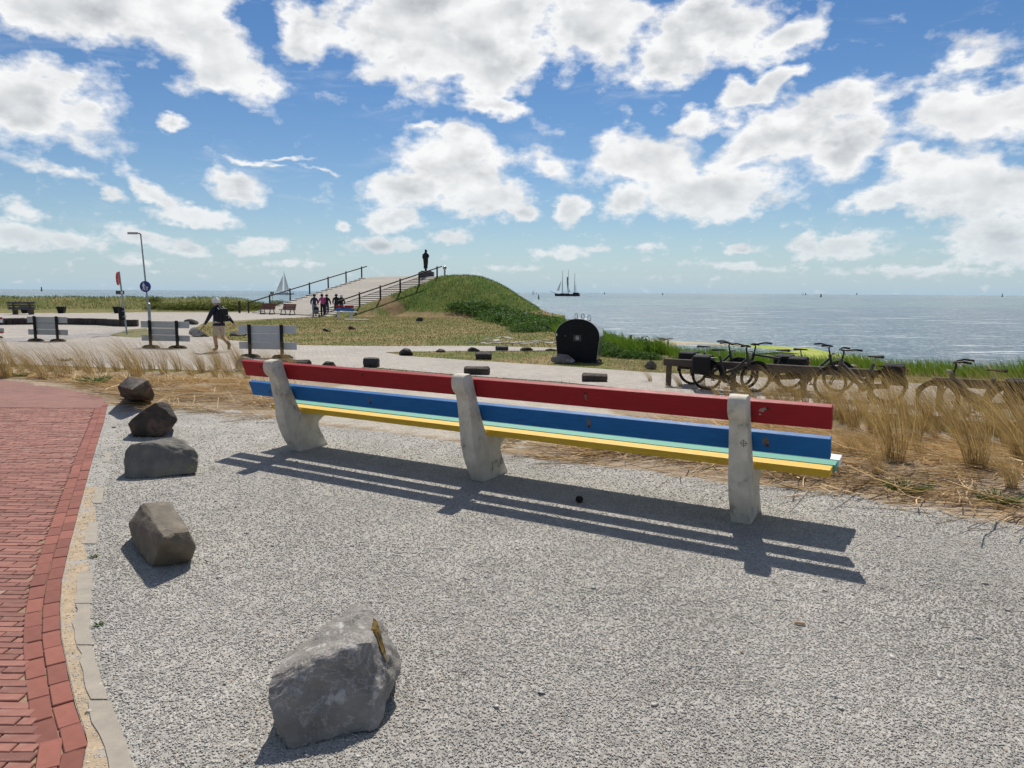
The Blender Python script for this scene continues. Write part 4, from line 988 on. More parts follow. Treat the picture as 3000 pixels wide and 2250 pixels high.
MB().box((-.19, -.045, 1.98), (.40, .02, .17)).build('small_plate', M['plinth'], sp, bevel=.006); MB().box((-.10, -.058, 1.98), (.10, .006, .11)).build('plate_pictogram', M['signwhite'], sp)
bn = thing('litter_bin', 'black litter bin clamped to the post of the edge-on sign', 'litter bin', (g[0] - .15, g[1] - .12, PLAIN + .72), 0)
MB().lathe([(.12, -.02), (.125, 0), (.13, .5), (.13, .52), (.10, .56)], 14).build('bin_body', M['black'], bn, smooth=True)
for z_ in (.14, .40): MB().box((.10, .03, z_), (.14, .24, .03)).build('clamp', M['metal_grey'], bn)
for px_, lab in ((75, 'dark tapered planter standing in front of the dark timber bench'), (181, 'dark tapered planter standing alone on the edge of the dune grass'), (345, 'dark tapered planter half hidden behind the litter bin')):
    g = atz(px_, 918, PLAIN); h_ = 30 * g[1] / F * .62; w_ = 22 * g[1] / F
    pl = thing('planter', lab, 'planter', (g[0], g[1], PLAIN), .2)
    MB().box((0, 0, h_ / 2), (w_ * .62, w_ * .62, h_), taper=(1.55, 1.55)).build('tub', M['black'], pl, bevel=.01)
    MB().box((0, 0, h_ + .01), (w_ * 1.02, w_ * 1.02, .05)).build('rim', M['black'], pl, bevel=.01)
g = atz(62, 922, PLAIN)
db = thing('park_bench', 'dark timber bench with upright posts looking out over the dunes', 'bench', (g[0], g[1], PLAIN), -.02)
for x in (-.62, .72): MB().box((x, 0, .5), (.12, .12, 1.05)).build('post', M['greywood'], db, bevel=.01); MB().box((x, .25, .2), (.10, .5, .40)).build('leg', M['greywood'], db, bevel=.01)
for z_ in (.98, .76, .55): MB().box((0, .07, z_), (2.3, .05, .16)).build('backrest_board', M['plinth'], db, bevel=.008)
for y_ in (.2, .36, .52): MB().box((0, y_, .44), (2.3, .14, .05)).build('seat_board', M['plinth'], db, bevel=.006)

# ------------------------------------------------------------------ road barriers seen from behind
def barrier(label, uL, uR, vT, vB, front=False, m=None, ribs=True, full=True):
    g0 = atz((uL + uR) / 2, vB, PLAIN); k = g0[1] / F
    W_ = (uR - uL) * k; Hh = (vB - vT) * k * 1.02
    m = m or M['alu']
    b = thing('road_barrier', label, 'barrier', (g0[0], g0[1], PLAIN), math.radians(-9), 'road barriers on the promenade')
    def plank(x0, x1, z0, z1):
        o = MB().box(((x0 + x1) / 2, 0, (z0 + z1) / 2), (x1 - x0, .03, z1 - z0)).build('plank', m, b, bevel=.004)
        if ribs:
            n = 3
            for q in range(n): MB().box(((x0 + x1) / 2, -.022, z0 + (z1 - z0) * (q + .5) / n), (x1 - x0 - .004, .02, (z1 - z0) / n * .45)).build('rib', m, o)
        return o
    hp = Hh * .255; px0, px1 = -W_ * .30, W_ * .26
    plank(-W_ / 2, W_ / 2, Hh - hp, Hh - .01); plank(-W_ / 2, W_ / 2, Hh * .26, Hh * .26 + hp * .86)
    if full: plank(px0, px1, Hh * .26 + hp * .9, Hh - hp - .015)
    for x in (px0, px1):
        MB().box((x, -.06, Hh * .5 - .05), (.085, .08, Hh + .14)).build('post', M['black'], b, bevel=.006)
        MB().lathe([(.36, -.01), (.36, .04), (.26, .10), (.08, .12)], 14, sy=.45).build('rubber_foot', M['black_r'], b).location = (x, -.05, 0)
    return b, W_, Hh, hp
barrier('ribbed grey barrier with dark posts beside the sign post, seen from behind', 78, 208, 929, 1000)
barrier('ribbed grey barrier in front of the street lamp, seen from behind', 410, 564, 942, 1020)
barrier('plain white-boarded barrier with dark posts behind the long bench', 696, 876, 954, 1048, m=mat('white_barrier_board', (.46, .48, .50), .5, .06, 2), ribs=False)
b, W_, Hh, hp = barrier('barrier with red and white striped boards at the low dark wall', -92, 20, 930, 990, full=True)
for x0, x1, z0, z1, c_ in ((-W_ / 2, W_ / 2, Hh - hp * .38, Hh, 'signred'), (-W_ / 2, W_ / 2, Hh - hp * 1.02, Hh - hp * .40, 'signwhite'), (W_ * .12, W_ / 2 + .01, Hh * .235, Hh * .26 + hp * .18, 'signred')):
    MB().box(((x0 + x1) / 2, -.04, (z0 + z1) / 2), (x1 - x0, .012, z1 - z0)).build('stripe', M[c_], b)
# low dark wall, curved
g0 = [atz(u, v, PLAIN) for u, v in ((-60, 952), (20, 952), (100, 951), (200, 951), (300, 953), (360, 957), (404, 957))]
wl = thing('low_wall', 'low curved wall of dark upright blocks crossing the promenade', 'wall', tuple(g0[0]))
arc = np.array(g0); sl_ = np.concatenate([[0], np.cumsum(np.hypot(*np.diff(arc[:, :2], axis=0).T))])
s_ = 0; k = 0
while s_ < sl_[-1] - .15:
    x = np.interp(s_, sl_, arc[:, 0]); y = np.interp(s_, sl_, arc[:, 1]); x2 = np.interp(s_ + .3, sl_, arc[:, 0]); y2 = np.interp(s_ + .3, sl_, arc[:, 1])
    o = MB().box((0, 0, 0), (.285, .32 + .03 * random.random(), .42 + .03 * random.random())).build('wall_block', M['darkblock'], wl, bevel=.02)
    o.location = ((x + x2) / 2 - g0[0][0], (y + y2) / 2 - g0[0][1], .18); o.rotation_euler = (random.gauss(0, .02), random.gauss(0, .02), math.atan2(y2 - y, x2 - x) + random.gauss(0, .03))
    s_ += .30
# brown benches and the small painted bench
def brown_bench(label, u, v, rz):
    g = atz(u, v, PLAIN); b = thing('park_bench', label, 'bench', (g[0], g[1], PLAIN), rz, 'brown benches at the foot of the ramp')
    for x in (-.62, .62):
        MB().tube([(x, -.30, .03), (x, .32, .03)], .04, 6).build('foot', M['black'], b)
        MB().tube([(x, -.28, .03), (x, -.16, .42)], .04, 6).build('leg', M['black'], b); MB().tube([(x, .30, .03), (x, .18, .42), (x, .33, .95)], .04, 6).build('leg', M['black'], b)
    for q in range(3): MB().box((0, -.22 + q * .17, .46), (1.75, .15, .05)).build('seat_board', M['brownwood'] if q else M['greywood'], b, bevel=.006)
    for q in range(4):
        t_ = .14 + q * .245; MB().box((0, .18 + .15 * t_ - .05, .42 + .53 * t_ + .02), (1.75, .045, .12), Matrix.Rotation(-.28, 3, 'X')).build('backrest_board', M['brownwood'], b, bevel=.005)
brown_bench('brown slatted bench nearer the thick dark post at the ramp foot', 783, 921, -.55)
brown_bench('brown slatted bench nearer the group of people at the ramp foot', 843, 923, -.62)
g = gat(1010, 934); pb = thing('park_bench', 'small bench with red and blue back boards and white seat on the lawn', 'bench', (g[0], g[1], g[2]), -.12)
for x in (-.5, .5): MB().box((x, 0, .25), (.16, .34, .56), taper=(.8, .7)).build('support', M['white'], pb, bevel=.01); MB().box((x, .20, .72), (.12, .09, .62), Matrix.Rotation(-.2, 3, 'X')).build('back_post', M['white'], pb, bevel=.01)
o = MB().box((-.05, .16, .93), (1.45, .05, .19), Matrix.Rotation(-.2, 3, 'X')).build('backrest_board', M['red'], pb, bevel=.008); o = MB().box((.0, .10, .70), (1.5, .05, .19), Matrix.Rotation(-.2, 3, 'X')).build('backrest_board', M['blue'], pb, bevel=.008)
for q in range(3): MB().box((.12, -.36 + q * .16, .53), (1.85, .145, .055)).build('seat_board', M['white'], pb, bevel=.006)
MB().box((-.08, .13, .95), (.09, .012, .10)).build('plaque', M['signwhite'], pb)

# ------------------------------------------------------------------ people
def person(label, loc, rz, joints, edges, radii, regions, mats, extra=None, group=None, scale=1.0):
    root = thing('person', label, 'person', loc, rz, group)
    names = list(joints); me = bpy.data.meshes.new('body')
    me.from_pydata([joints[n] for n in names], [(names.index(a), names.index(b)) for a, b in edges], [])
    tmp = link('tmp_body', me)
    tmp.modifiers.new('skin', 'SKIN')
    for i, n in enumerate(names):
        sv = me.skin_vertices[0].data[i]; r_ = radii[n]; sv.radius = r_ if isinstance(r_, tuple) else (r_, r_); sv.use_root = (n == 'pelvis')
    sb = tmp.modifiers.new('sub', 'SUBSURF'); sb.levels = 1; sb.render_levels = 1
    dg = bpy.context.evaluated_depsgraph_get(); ev = tmp.evaluated_get(dg)
    bm2 = bpy.data.meshes.new_from_object(ev); bpy.data.objects.remove(tmp)
    bm2.name = 'body'; bm2.materials.clear()
    for q in mats: bm2.materials.append(M[q])
    seg = [(np.array(joints[a]), np.array(joints[b]), regions.get((a, b), 0)) for a, b in edges]
    for p in bm2.polygons:
        c = np.array(p.center); best, mi = 9, 0
        for a, b, r_ in seg:
            d = b - a; t_ = np.clip((c - a) @ d / max(d @ d, 1e-9), 0, 1); dd = np.linalg.norm(c - a - t_ * d)
            if dd < best: best, mi = dd, r_(t_) if callable(r_) else r_
        p.material_index = mi; p.use_smooth = True
    o = link('body', bm2, root); root.scale = (scale,) * 3
    if extra: extra(root)
    return root
# mats: 0 jacket 1 trousers 2 skin 3 boots
def skeleton(lk, la, lt, rk, ra, rt, le, lh, re, rh, fingers=False, head=(.06, 0)):
    J = dict(pelvis=(0, 0, .93), belly=(.0, 0, 1.08), chest=(.02, 0, 1.30), neck0=(.03, 0, 1.46), neck=(.05, 0, 1.53), head=(.05 + head[0], head[1], 1.63), crown=(.04 + head[0], head[1], 1.715),
             ls=(.01, .185, 1.41), rs=(.01, -.185, 1.41), le=le, lw=lh, re=re, rw=rh, lhip=(0, .10, .86), rhip=(0, -.10, .86), lk=lk, la=la, lt=lt, rk=rk, ra=ra, rt=rt)
    Ed = [('pelvis', 'belly'), ('belly', 'chest'), ('chest', 'neck0'), ('neck0', 'neck'), ('neck', 'head'), ('head', 'crown'), ('neck0', 'ls'), ('neck0', 'rs'), ('ls', 'le'), ('le', 'lw'), ('rs', 're'), ('re', 'rw'),
          ('pelvis', 'lhip'), ('pelvis', 'rhip'), ('lhip', 'lk'), ('lk', 'la'), ('la', 'lt'), ('rhip', 'rk'), ('rk', 'ra'), ('ra', 'rt')]
    Rd = dict(pelvis=(.15, .12), belly=(.165, .125), chest=(.18, .135), neck0=(.10, .09), neck=.058, head=(.082, .10), crown=(.062, .075), ls=.085, rs=.085, le=.060, lw=.040, re=.060, rw=.040, lhip=.105, rhip=.105, lk=.068, la=.046, lt=.044, rk=.068, ra=.046, rt=.044)
    Rg = {('neck', 'head'): 2, ('head', 'crown'): 2, ('neck0', 'neck'): lambda t: 2 if t > .6 else 0, ('pelvis', 'lhip'): 1, ('pelvis', 'rhip'): 1, ('lhip', 'lk'): 1, ('rhip', 'rk'): 1, ('lk', 'la'): 1, ('rk', 'ra'): 1, ('la', 'lt'): 3, ('ra', 'rt'): 3}
    if fingers:
        for s_, w_, e_ in (('l', J['lw'], J['le']), ('r', J['rw'], J['re'])):
            w_ = np.array(w_); d = w_ - np.array(e_); d /= np.linalg.norm(d); sd = np.cross(d, (0, 1, 0)); sd /= np.linalg.norm(sd)
            pm = w_ + d * .07; J[s_ + 'palm'] = tuple(pm); Ed.append((s_ + 'w', s_ + 'palm')); Rd[s_ + 'palm'] = (.036, .02); Rg[(s_ + 'w', s_ + 'palm')] = 2
            for q, (o_, L) in enumerate(((-.027, .07), (-.009, .08), (.009, .076), (.027, .06))):
                a = pm + d * .02 + sd * o_; b = a + d * L + np.array((.02, 0, 0)) * (q != 9)
                J[f'{s_}f{q}'] = tuple(b); Ed.append((s_ + 'palm', f'{s_}f{q}')); Rd[f'{s_}f{q}'] = .009; Rg[(s_ + 'palm', f'{s_}f{q}')] = 2
            J[s_ + 'th'] = tuple(w_ + d * .05 + sd * .055); Ed.append((s_ + 'w', s_ + 'th')); Rd[s_ + 'th'] = .010; Rg[(s_ + 'w', s_ + 'th')] = 2
    return J, Ed, Rd, Rg
def cap_hair(root, m, c, r, longer=0):
    mb = MB(); n = 14; rows = 7; vs = []
    for i in range(rows):
        ph = math.pi * (.02 + .60 * i / (rows - 1))
        for k in range(n):
            a = 2 * math.pi * k / n; kk = 1 + .09 * math.sin(5 * a + i) + random.uniform(-.13, .16) + (.1 if math.cos(a) < 0 else -.05)
            vs.append((c[0] + r * math.sin(ph) * math.cos(a) * kk, c[1] + r * .88 * math.sin(ph) * math.sin(a) * kk, c[2] + r * 1.02 * math.cos(ph) - (longer * i / rows if math.cos(a) < .2 else 0)))
    mb.add(vs, [(i * n + k, i * n + (k + 1) % n, (i + 1) * n + (k + 1) % n, (i + 1) * n + k) for i in range(rows - 1) for k in range(n)] + [tuple(range(n))])
    for k in range(240 if longer == 0 else 60):                # loose locks
        d = Vector((random.gauss(-.15, 1), random.gauss(0, 1), random.gauss(.5, .8))).normalized()
        p = Vector(c) + Vector((d.x * r, d.y * r * .9, d.z * r * 1.02)) * random.uniform(.95, 1.12); q = Vector((random.gauss(0, 1), random.gauss(0, 1), random.gauss(0, 1))).normalized() * .018; h = d.cross(q).normalized() * .011
        mb.add([p - q, p + h, p + q + d * .012, p - h], [(0, 1, 2, 3)])
    return mb.build('hair', m, root)
J, Ed, Rd, Rg = skeleton((.10, .10, .48), (.02, .11, .09), (.20, .12, .045), (-.04, -.10, .48), (-.36, -.10, .24), (-.30, -.10, .05), (.10, .30, 1.14), (.26, .33, .93), (-.15, -.27, 1.15), (-.34, -.32, .95), True)
Rg[('lhip', 'lk')] = lambda t: 1 if t < .86 else 2; Rg[('rhip', 'rk')] = lambda t: 1 if t < .86 else 2
Rg[('lk', 'la')] = lambda t: 2 if t < .72 else 3; Rg[('rk', 'ra')] = lambda t: 2 if t < .72 else 3
Rd.update(belly=(.19, .16), chest=(.20, .16), pelvis=(.17, .15), la=.058, ra=.058, lt=.055, rt=.055, lhip=.12, rhip=.12, lk=.075, rk=.075, le=.068, re=.068)
def man_extra(root):
    cap_hair(root, M['hair_w'], (.09, 0, 1.67), .128)
    bp = MB().box((-.235, -.02, 1.22), (.17, .30, .44), taper=(.8, .85)).build('backpack', M['black'], root, bevel=.04, seg=2)
    MB().box((-.335, -.02, 1.12), (.05, .22, .20)).build('pocket', M['black'], bp, bevel=.015); MB().box((-.25, -.185, 1.17), (.07, .05, .13)).build('bottle', M['signwhite'], bp, bevel=.012)
    for y_ in (-.12, .12): MB().tube([(-.2, y_, 1.40), (-.06, y_ * 1.1, 1.49), (.10, y_ * 1.1, 1.44), (.17, y_ * 1.1, 1.25)], .018, 6).build('strap', M['black'], bp)
    MB().lathe([(.03, 0), (.02, .045)], 8).build('ear', M['skin'], root).location = (.10, -.105, 1.61)
    nz = MB().box((.225, 0, 1.62), (.04, .025, .045), taper=(.4, .6)).build('nose', M['skin'], root)
    for y_ in (-.035, .035): disc('eye', M['black'], root, (.198, y_, 1.645), .009, (0, math.pi / 2, 0))
    MB().box((.197, 0, 1.575), (.012, .05, .010)).build('mouth', M['signred'], root)
    MB().tube([(.0, 0, 1.445), (.05, 0, 1.50)], [.10, .085], 12).build('collar', M['navy'], root)
    MB().tube([(0, 0, .86), (0, 0, .95)], [.205, .19], 14).build('jacket_hem', M['navy'], root)
p = atz(645, 1030, PLAIN)
man = person('white-haired walker in dark jacket, beige shorts and boots with a black backpack', (p[0], p[1], PLAIN + .012), math.radians(150), J, Ed, Rd, Rg, ['navy', 'beige', 'skin', 'boot'], man_extra, scale=1.03)
bpy.context.view_layer.update()
hp_ = man.matrix_world @ Vector((.30, .335, .85))
o = MB().tube([(0, 0, .06), (-.20, -.08, -.24)], [.012, .009], 6).build('walking_stick', M['black']); o.location = hp_; tag(o, 'short dark stick held low in the hand of the white-haired walker', 'stick')
st = dict(lk=(.03, .10, .47), la=(0, .10, .08), lt=(.16, .11, .045), rk=(.0, -.10, .47), ra=(-.05, -.10, .08), rt=(.10, -.11, .045), le=(.0, .27, 1.14), lh=(.12, .26, .93), re=(.0, -.27, 1.14), rh=(.10, -.27, .93))
def stander(label, u, v, rz, mats, hair, longer, mod=None, scale=1.03):
    q = dict(st); q.update(mod or {})
    J, Ed, Rd, Rg = skeleton(**q)
    Rd.update(belly=(.18, .15), chest=(.20, .15), pelvis=(.18, .15), lk=.085, rk=.085, la=.065, ra=.065, le=.07, re=.07)
    p = atz(u, v, PLAIN)
    return person(label, (p[0], p[1], PLAIN + .012), math.radians(rz), J, Ed, Rd, Rg, mats, lambda r_: cap_hair(r_, M[hair], (.09, 0, 1.66), .125, longer), 'people at the foot of the ramp', scale)
stander('person in dark blue jacket and grey trousers beside the pushchair', 922, 927, 100, ['navy2', 'denim', 'skin', 'boot'], 'hair_d', .02, dict(re=(.08, -.27, 1.14), rh=(.2, -.22, 1.0)))
stander('person in pink hoodie and black trousers bending over the pushchair', 946, 927, 130, ['pink', 'darkcoat', 'skin', 'boot'], 'hair_d', .05, dict(le=(.14, .28, 1.12), lh=(.32, .26, .95), re=(.1, -.26, 1.12), rh=(.25, -.2, .95)), 1.05)
stander('person in dark coat and blue jeans standing close behind the pink hoodie', 958, 926, 90, ['darkcoat', 'jeans', 'skin', 'boot'], 'hair_d', .02, dict(re=(.0, -.3, 1.15), rh=(-.05, -.34, .92)))
stander('person in long black coat at the stairs, on the ramp side', 986, 925, 95, ['darkcoat', 'darkcoat', 'skin', 'boot'], 'hair_d', .05, None, 1.05)
stander('fair-haired person in black jacket and jeans at the stairs, on the lawn side', 1001, 925, 85, ['darkcoat', 'jeans', 'skin', 'boot'], 'hair_w', .08)
p = atz(930, 929, PLAIN)
pc_ = thing('pushchair', 'grey pushchair with black hood among the people at the ramp', 'pushchair', (p[0], p[1] - .35, PLAIN + .012), math.radians(110))
MB().lathe([(.05, .25), (.20, .33), (.25, .45), (.24, .62), (.15, .70)], 12, sy=.85).build('seat', M['denim'], pc_, smooth=True)
MB().lathe([(.25, .60), (.24, .75), (.15, .86), (.04, .88)], 12, sy=.85).build('hood', M['darkcoat'], pc_, smooth=True)
for x, y_, r_ in ((.3, .22, .11), (.3, -.22, .11), (-.22, .25, .15), (-.22, -.25, .15)):
    o = MB().lathe([(r_, -.02), (r_, .02)], 14).build('wheel', M['black_r'], pc_); o.location = (x, y_, r_); o.rotation_euler = (math.pi / 2, 0, 0)
    disc('hub', M['metal_grey'], o, (0, 0, .02), r_ * .5, (0, 0, 0))
for y_ in (.2, -.2): MB().tube([(.3, y_, .12), (0, y_, .4), (-.45, y_, 1.0)], .016, 6).build('frame_tube', M['metal_grey'], pc_)
MB().tube([(-.45, -.2, 1.0), (-.48, 0, 1.02), (-.45, .2, 1.0)], .02, 6).build('handle', M['black'], pc_)

# ------------------------------------------------------------------ bicycles and knee rails
def arc_pts(c, r, a0, a1, n, y=0): return [(c[0] + r * math.cos(a), y, c[1] + r * math.sin(a)) for a in np.linspace(math.radians(a0), math.radians(a1), n)]
def bicycle(label, loc, rz, style, paint, bags=(), group='bicycles parked along the wooden rail', steer=0.0):
    b = thing('bicycle', label, 'bicycle', loc, rz, group)
    R = .345; thick = .034 if style != 'ebike' else .046
    for x in (0, 1.09):
        w_ = MB().tube(arc_pts((0, 0), R - .02, 0, 348.75, 32), .031, 8, closed=True).build('wheel', M['black_r'], b, smooth=True); w_.location = (x, 0, R)
        MB().tube(arc_pts((0, 0), R - .048, 0, 345, 24), .011, 6, closed=True).build('rim', M['bikegrey'], w_, smooth=True)
        sp_ = MB()
        for k in range(18):
            a = 2 * math.pi * k / 18; sp_.tube([(0, .02 * (-1) ** k, 0), ((R - .05) * math.cos(a), 0, (R - .05) * math.sin(a))], .0022, 4, cap=False)
        sp_.build('spokes', M['bikegrey'], w_); MB().lathe([(.03, -.04), (.03, .04)], 10).build('hub', M['black'], w_).rotation_euler = (math.pi / 2, 0, 0)
        MB().tube(arc_pts((0, 0), R + .018, 20 if x else -5, 150 if x else 185, 14), .024, 6).build('mudguard', M['black'], b, smooth=True).location = (x, 0, R)
    fr = MB(); bb = (.44, 0, .29); st_ = (.27, 0, .80); hb = (.92, 0, .66); ht = (.875, 0, .86)
    fr.tube([bb, st_], thick * .8, 8); fr.tube([ht, hb], thick, 8); fr.tube([hb, bb], thick, 8)
    if style == 'diamond': fr.tube([(ht[0], 0, ht[2] - .04), (st_[0] + .01, 0, st_[2] - .05)], thick * .8, 8)
    else: fr.tube([(ht[0] + .01, 0, ht[2] - .08), (.66, 0, .55), (.40, 0, .42)], thick * .85, 8)
    for y_ in (.05, -.05): fr.tube([(0, y_, R), (bb[0], y_ * .6, bb[2])], .010, 6); fr.tube([(0, y_, R), (st_[0] + .03, y_ * .4, st_[2] - .10)], .009, 6)
    fr.build('frame', paint, b, smooth=True)
    fk = MB()
    for y_ in (.05, -.05): fk.tube([(1.09, y_, R), (.955, y_, .62), (.935, y_ * .5, .68)], .014, 6)
    fk.build('fork', paint, b, smooth=True)
    MB().tube([ht, (.845, 0, 1.00), (.86, 0, 1.045)], .018, 8).build('stem', M['black'], b)
    h_ = MB().tube([(.62, -.30, 1.075), (.76, -.29, 1.09), (.87, -.16, 1.06), (.875, 0, 1.05), (.87, .16, 1.06), (.76, .29, 1.09), (.62, .30, 1.075)], .018, 7).build('handlebar', M['black'], b, smooth=True)
    for y_ in (-.30, .30): MB().tube([(.60, y_, 1.073), (.73, y_ * .985, 1.09)], .020, 8).build('grip', M['black_r'], h_); MB().tube([(.80, y_ * .85, 1.06), (.70, y_ * 1.02, 1.045)], .008, 5).build('brake_lever', M['metal_grey'], h_)
    MB().tube([st_, (.245, 0, .93)], .014, 7).build('seat_post', M['metal_grey'], b)
    sd = [(-.02, 0, .955, .02, .03), (.02, 0, .955, .07, .10)]
    mb = MB(); n = 12; vs = []
    for x, hw, zt, zb in ((.09, .055, .955, .93), (.12, .105, .965, .93), (.20, .105, .962, .935), (.28, .055, .960, .94), (.36, .025, .957, .94), (.40, .012, .950, .94)):
        vs += [(x, hw * math.cos(a), (zt + zb) / 2 + (zt - zb) * .9 * math.sin(a)) for a in np.linspace(0, 2 * math.pi, n + 1)[:-1]]
    mb.add(vs, [(i * n + k, i * n + (k + 1) % n, (i + 1) * n + (k + 1) % n, (i + 1) * n + k) for i in range(5) for k in range(n)] + [tuple(range(n))[::-1], tuple(5 * n + k for k in range(n))])
    mb.build('saddle', M['black_r'], b, smooth=True)
    rk = MB()
    for y_ in (.06, -.06, 0): rk.tube([(-.30, y_, .745), (.22, y_, .755)], .008, 5)
    for y_ in (.07, -.07): rk.tube([(0, y_, R), (-.10, y_, .74)], .007, 5); rk.tube([(0, y_, R), (.08, y_, .74)], .007, 5)
    rk.tube([(-.30, -.07, .745), (-.32, 0, .745), (-.30, .07, .745)], .008, 5); rk.build('luggage_rack', M['black'], b)
    ck = MB().lathe([(.10, -.008), (.10, .008)], 16).build('chain_case', M['black'], b); ck.location = (bb[0], -.05, bb[2]); ck.rotation_euler = (math.pi / 2, 0, 0)
    MB().box((.20, -.05, .32), (.50, .03, .11), Matrix.Rotation(.09, 3, 'Y')).build('chain_guard', M['black'], b, bevel=.008)
    for sg_ in (1, -1):
        c_ = MB().tube([(bb[0], -.07 * sg_, bb[2]), (bb[0] + .10 * sg_, -.09 * sg_, bb[2] - .13 * sg_)], .011, 6).build('crank', M['metal_grey'], b); MB().box((bb[0] + .10 * sg_, -.14 * sg_, bb[2] - .13 * sg_), (.09, .08, .022)).build('pedal', M['black'], c_)
    if style == 'ebike': MB().box((.70, 0, .49), (.36, .075, .09), Matrix.Rotation(-.66, 3, 'Y')).build('battery', M['black'], b, bevel=.015)
    MB().box((-.34, 0, .70), (.03, .10, .05)).build('rear_light', M['signred'], b); MB().lathe([(.035, 0), (.04, .05)], 10).build('front_light', M['metal_grey'], b).location = (.95, 0, .86)
    MB().tube([(.30, .05, .27), (.24, .20, .01)], .010, 5).build('kickstand', M['black'], b)
    for bg in bags:
        for sg_ in (1, -1) if bg != 'box' else (0,):
            if bg == 'box': MB().box((-.06, 0, .88), (.40, .34, .26)).build('crate', M['black'], b, bevel=.02)
            else: MB().box((-.10, sg_ * .16, .60), (.42, .17, .42), taper=(.95, .9)).build('pannier', M['black'], b, bevel=.03)
    pv_ = Matrix.Translation((.865, 0, 0)) @ Matrix.Rotation(steer, 4, 'Z') @ Matrix.Translation((-.865, 0, 0))
    for ch in b.children:
        if ch.name.split('.')[0] in ('handlebar', 'stem', 'fork', 'front_light') or (ch.name.split('.')[0] in ('wheel', 'mudguard') and ch.location.x > .5):
            mw = pv_ @ Matrix.LocRotScale(ch.location, ch.rotation_euler, ch.scale); ch.location, rq, _s = mw.decompose(); ch.rotation_euler = rq.to_euler()
    b.scale = (.95, .95, .94)
    return b
ang = math.atan2(AX[1], AX[0])
def onrail(u, v): return atz(u, v, PLAIN)
p1 = onrail(1958, 1130); p1 = np.array([p1[0], p1[1]])
def railpos(s_, d=0): q = p1 + AX * s_ + NX * d; return (q[0], q[1], PLAIN + .01)
def knee_rail(label, q0, L, posts):
    r = thing('knee_rail', label, 'rail', (q0[0], q0[1], PLAIN), ang, 'wooden knee rails')
    for x in posts: MB().box((x, 0, .24), (.11, .09, .56)).build('post', M['greywood'], r, bevel=.008)
    MB().box((L / 2 - .12, -.0, .545), (L, .11, .16)).build('beam', M['greywood'], r, bevel=.012)
knee_rail('weathered timber knee rail with five bicycles leaning along it', p1, 4.4, (0.0, 1.45, 2.9, 4.15))
q2 = onrail(2746, 1205); knee_rail('weathered timber knee rail behind the single bicycle', q2, 3.2, (.02, 1.5, 3.0))
dk = mat('dark_bike_paint', (.012, .014, .018), .35, .1, 8, coat=.3); gy = mat('grey_bike_paint', (.035, .035, .038), .35, .1, 8, coat=.3); ol = mat('olive_bike_paint', (.03, .027, .02), .4, .1, 8, coat=.2)
bicycle('dark bicycle with black panniers at the free end of the knee rail', railpos(.42, .45), ang, 'step', dk, ('pan',), steer=.35)
bicycle('grey bicycle with pale saddle standing beside the one with panniers', railpos(.95, -.30), ang + .03, 'step', ol, ('pan',), steer=.55)
bicycle('black bicycle facing the other way in the middle of the knee rail', railpos(2.62, .38), ang + math.pi, 'diamond', dk, ('pan',), steer=-.3)
bicycle('bicycle with black side bag behind the one facing the other way', railpos(2.45, .85), ang - .02, 'step', dk, ('pan',), steer=.4)
bicycle('grey electric bicycle with side bags at the last post of the knee rail', railpos(4.45, -.25), ang + math.pi + .03, 'ebike', gy, ('pan',), steer=.45)
wl_ = onrail(2730, 1228)
bicycle('lone dark electric bicycle with thick frame in front of the second rail', (wl_[0] + 1.09 * AX[0], wl_[1] + 1.09 * AX[1], PLAIN), ang + math.pi, 'ebike', gy, ('pan',), None, steer=-.12)

# ------------------------------------------------------------------ ships and buoys
def onsea(u, v): return atz(u, v, SEA)
def hull(mb, L, Bm, h0, h1, n=14, mi=0, sheer=.4):
    rows = []
    for i in range(n + 1):
        t_ = i / n; x = (t_ - .5) * L; bw = Bm / 2 * max(.02, (1 - abs(2 * t_ - 1) ** 3.2)) ** .7; zt = h1 + sheer * (2 * t_ - 1) ** 2 * h1
        rows.append([(x, -bw * .6, h0), (x * 1.03, -bw, zt), (x * 1.03, bw, zt), (x, bw * .6, h0)])
    vs = [p for r_ in rows for p in r_]
    mb.add(vs, [(4 * i + k, 4 * i + (k + 1) % 4, 4 * i + 4 + (k + 1) % 4, 4 * i + 4 + k) for i in range(n) for k in range(4)] + [(0, 1, 2, 3), tuple(4 * n + k for k in (3, 2, 1, 0))], mi)
    return mb
def sailmesh(pts, belly, n=8, th=.04):
    a, b, c = [Vector(p) for p in pts]; vs = []; idx = {}
    for i in range(n + 1):
        for j in range(n + 1 - i):
            u_, v_ = i / n, j / n; w_ = 1 - u_ - v_
            idx[i, j] = len(vs); vs.append(a * w_ + b * u_ + c * v_ + Vector(belly) * (27 * u_ * v_ * w_ + .8 * u_ * w_))
    fs = []
    for i in range(n):
        for j in range(n - i):
            fs.append((idx[i, j], idx[i + 1, j], idx[i, j + 1]))
            if j < n - i - 1: fs.append((idx[i + 1, j], idx[i + 1, j + 1], idx[i, j + 1]))
    N = len(vs); off = Vector(belly).normalized() * th
    return MB().add(vs + [v + off for v in vs], fs + [tuple(q + N for q in f_[::-1]) for f_ in fs])
p = onsea(1662, 867.5); k = p[1] / F
sc_ = thing('sailing_ship', 'dark three-masted sailing ship with mostly furled sails on the sea', 'ship', (p[0], p[1], SEA), .06)
L = 72 * k
hull(MB(), L, L * .2, -.5, 6.2 * k, sheer=.25).build('hull', M['hull_d'], sc_)
MB().box((.34 * L, 0, 8.5 * k), (.22 * L, L * .15, 4 * k)).build('deckhouse', M['hull_d'], sc_, bevel=.2); MB().box((-.1 * L, 0, 7.2 * k), (.35 * L, L * .1, 1.6 * k)).build('cabin', M['greywood'], sc_, bevel=.1)
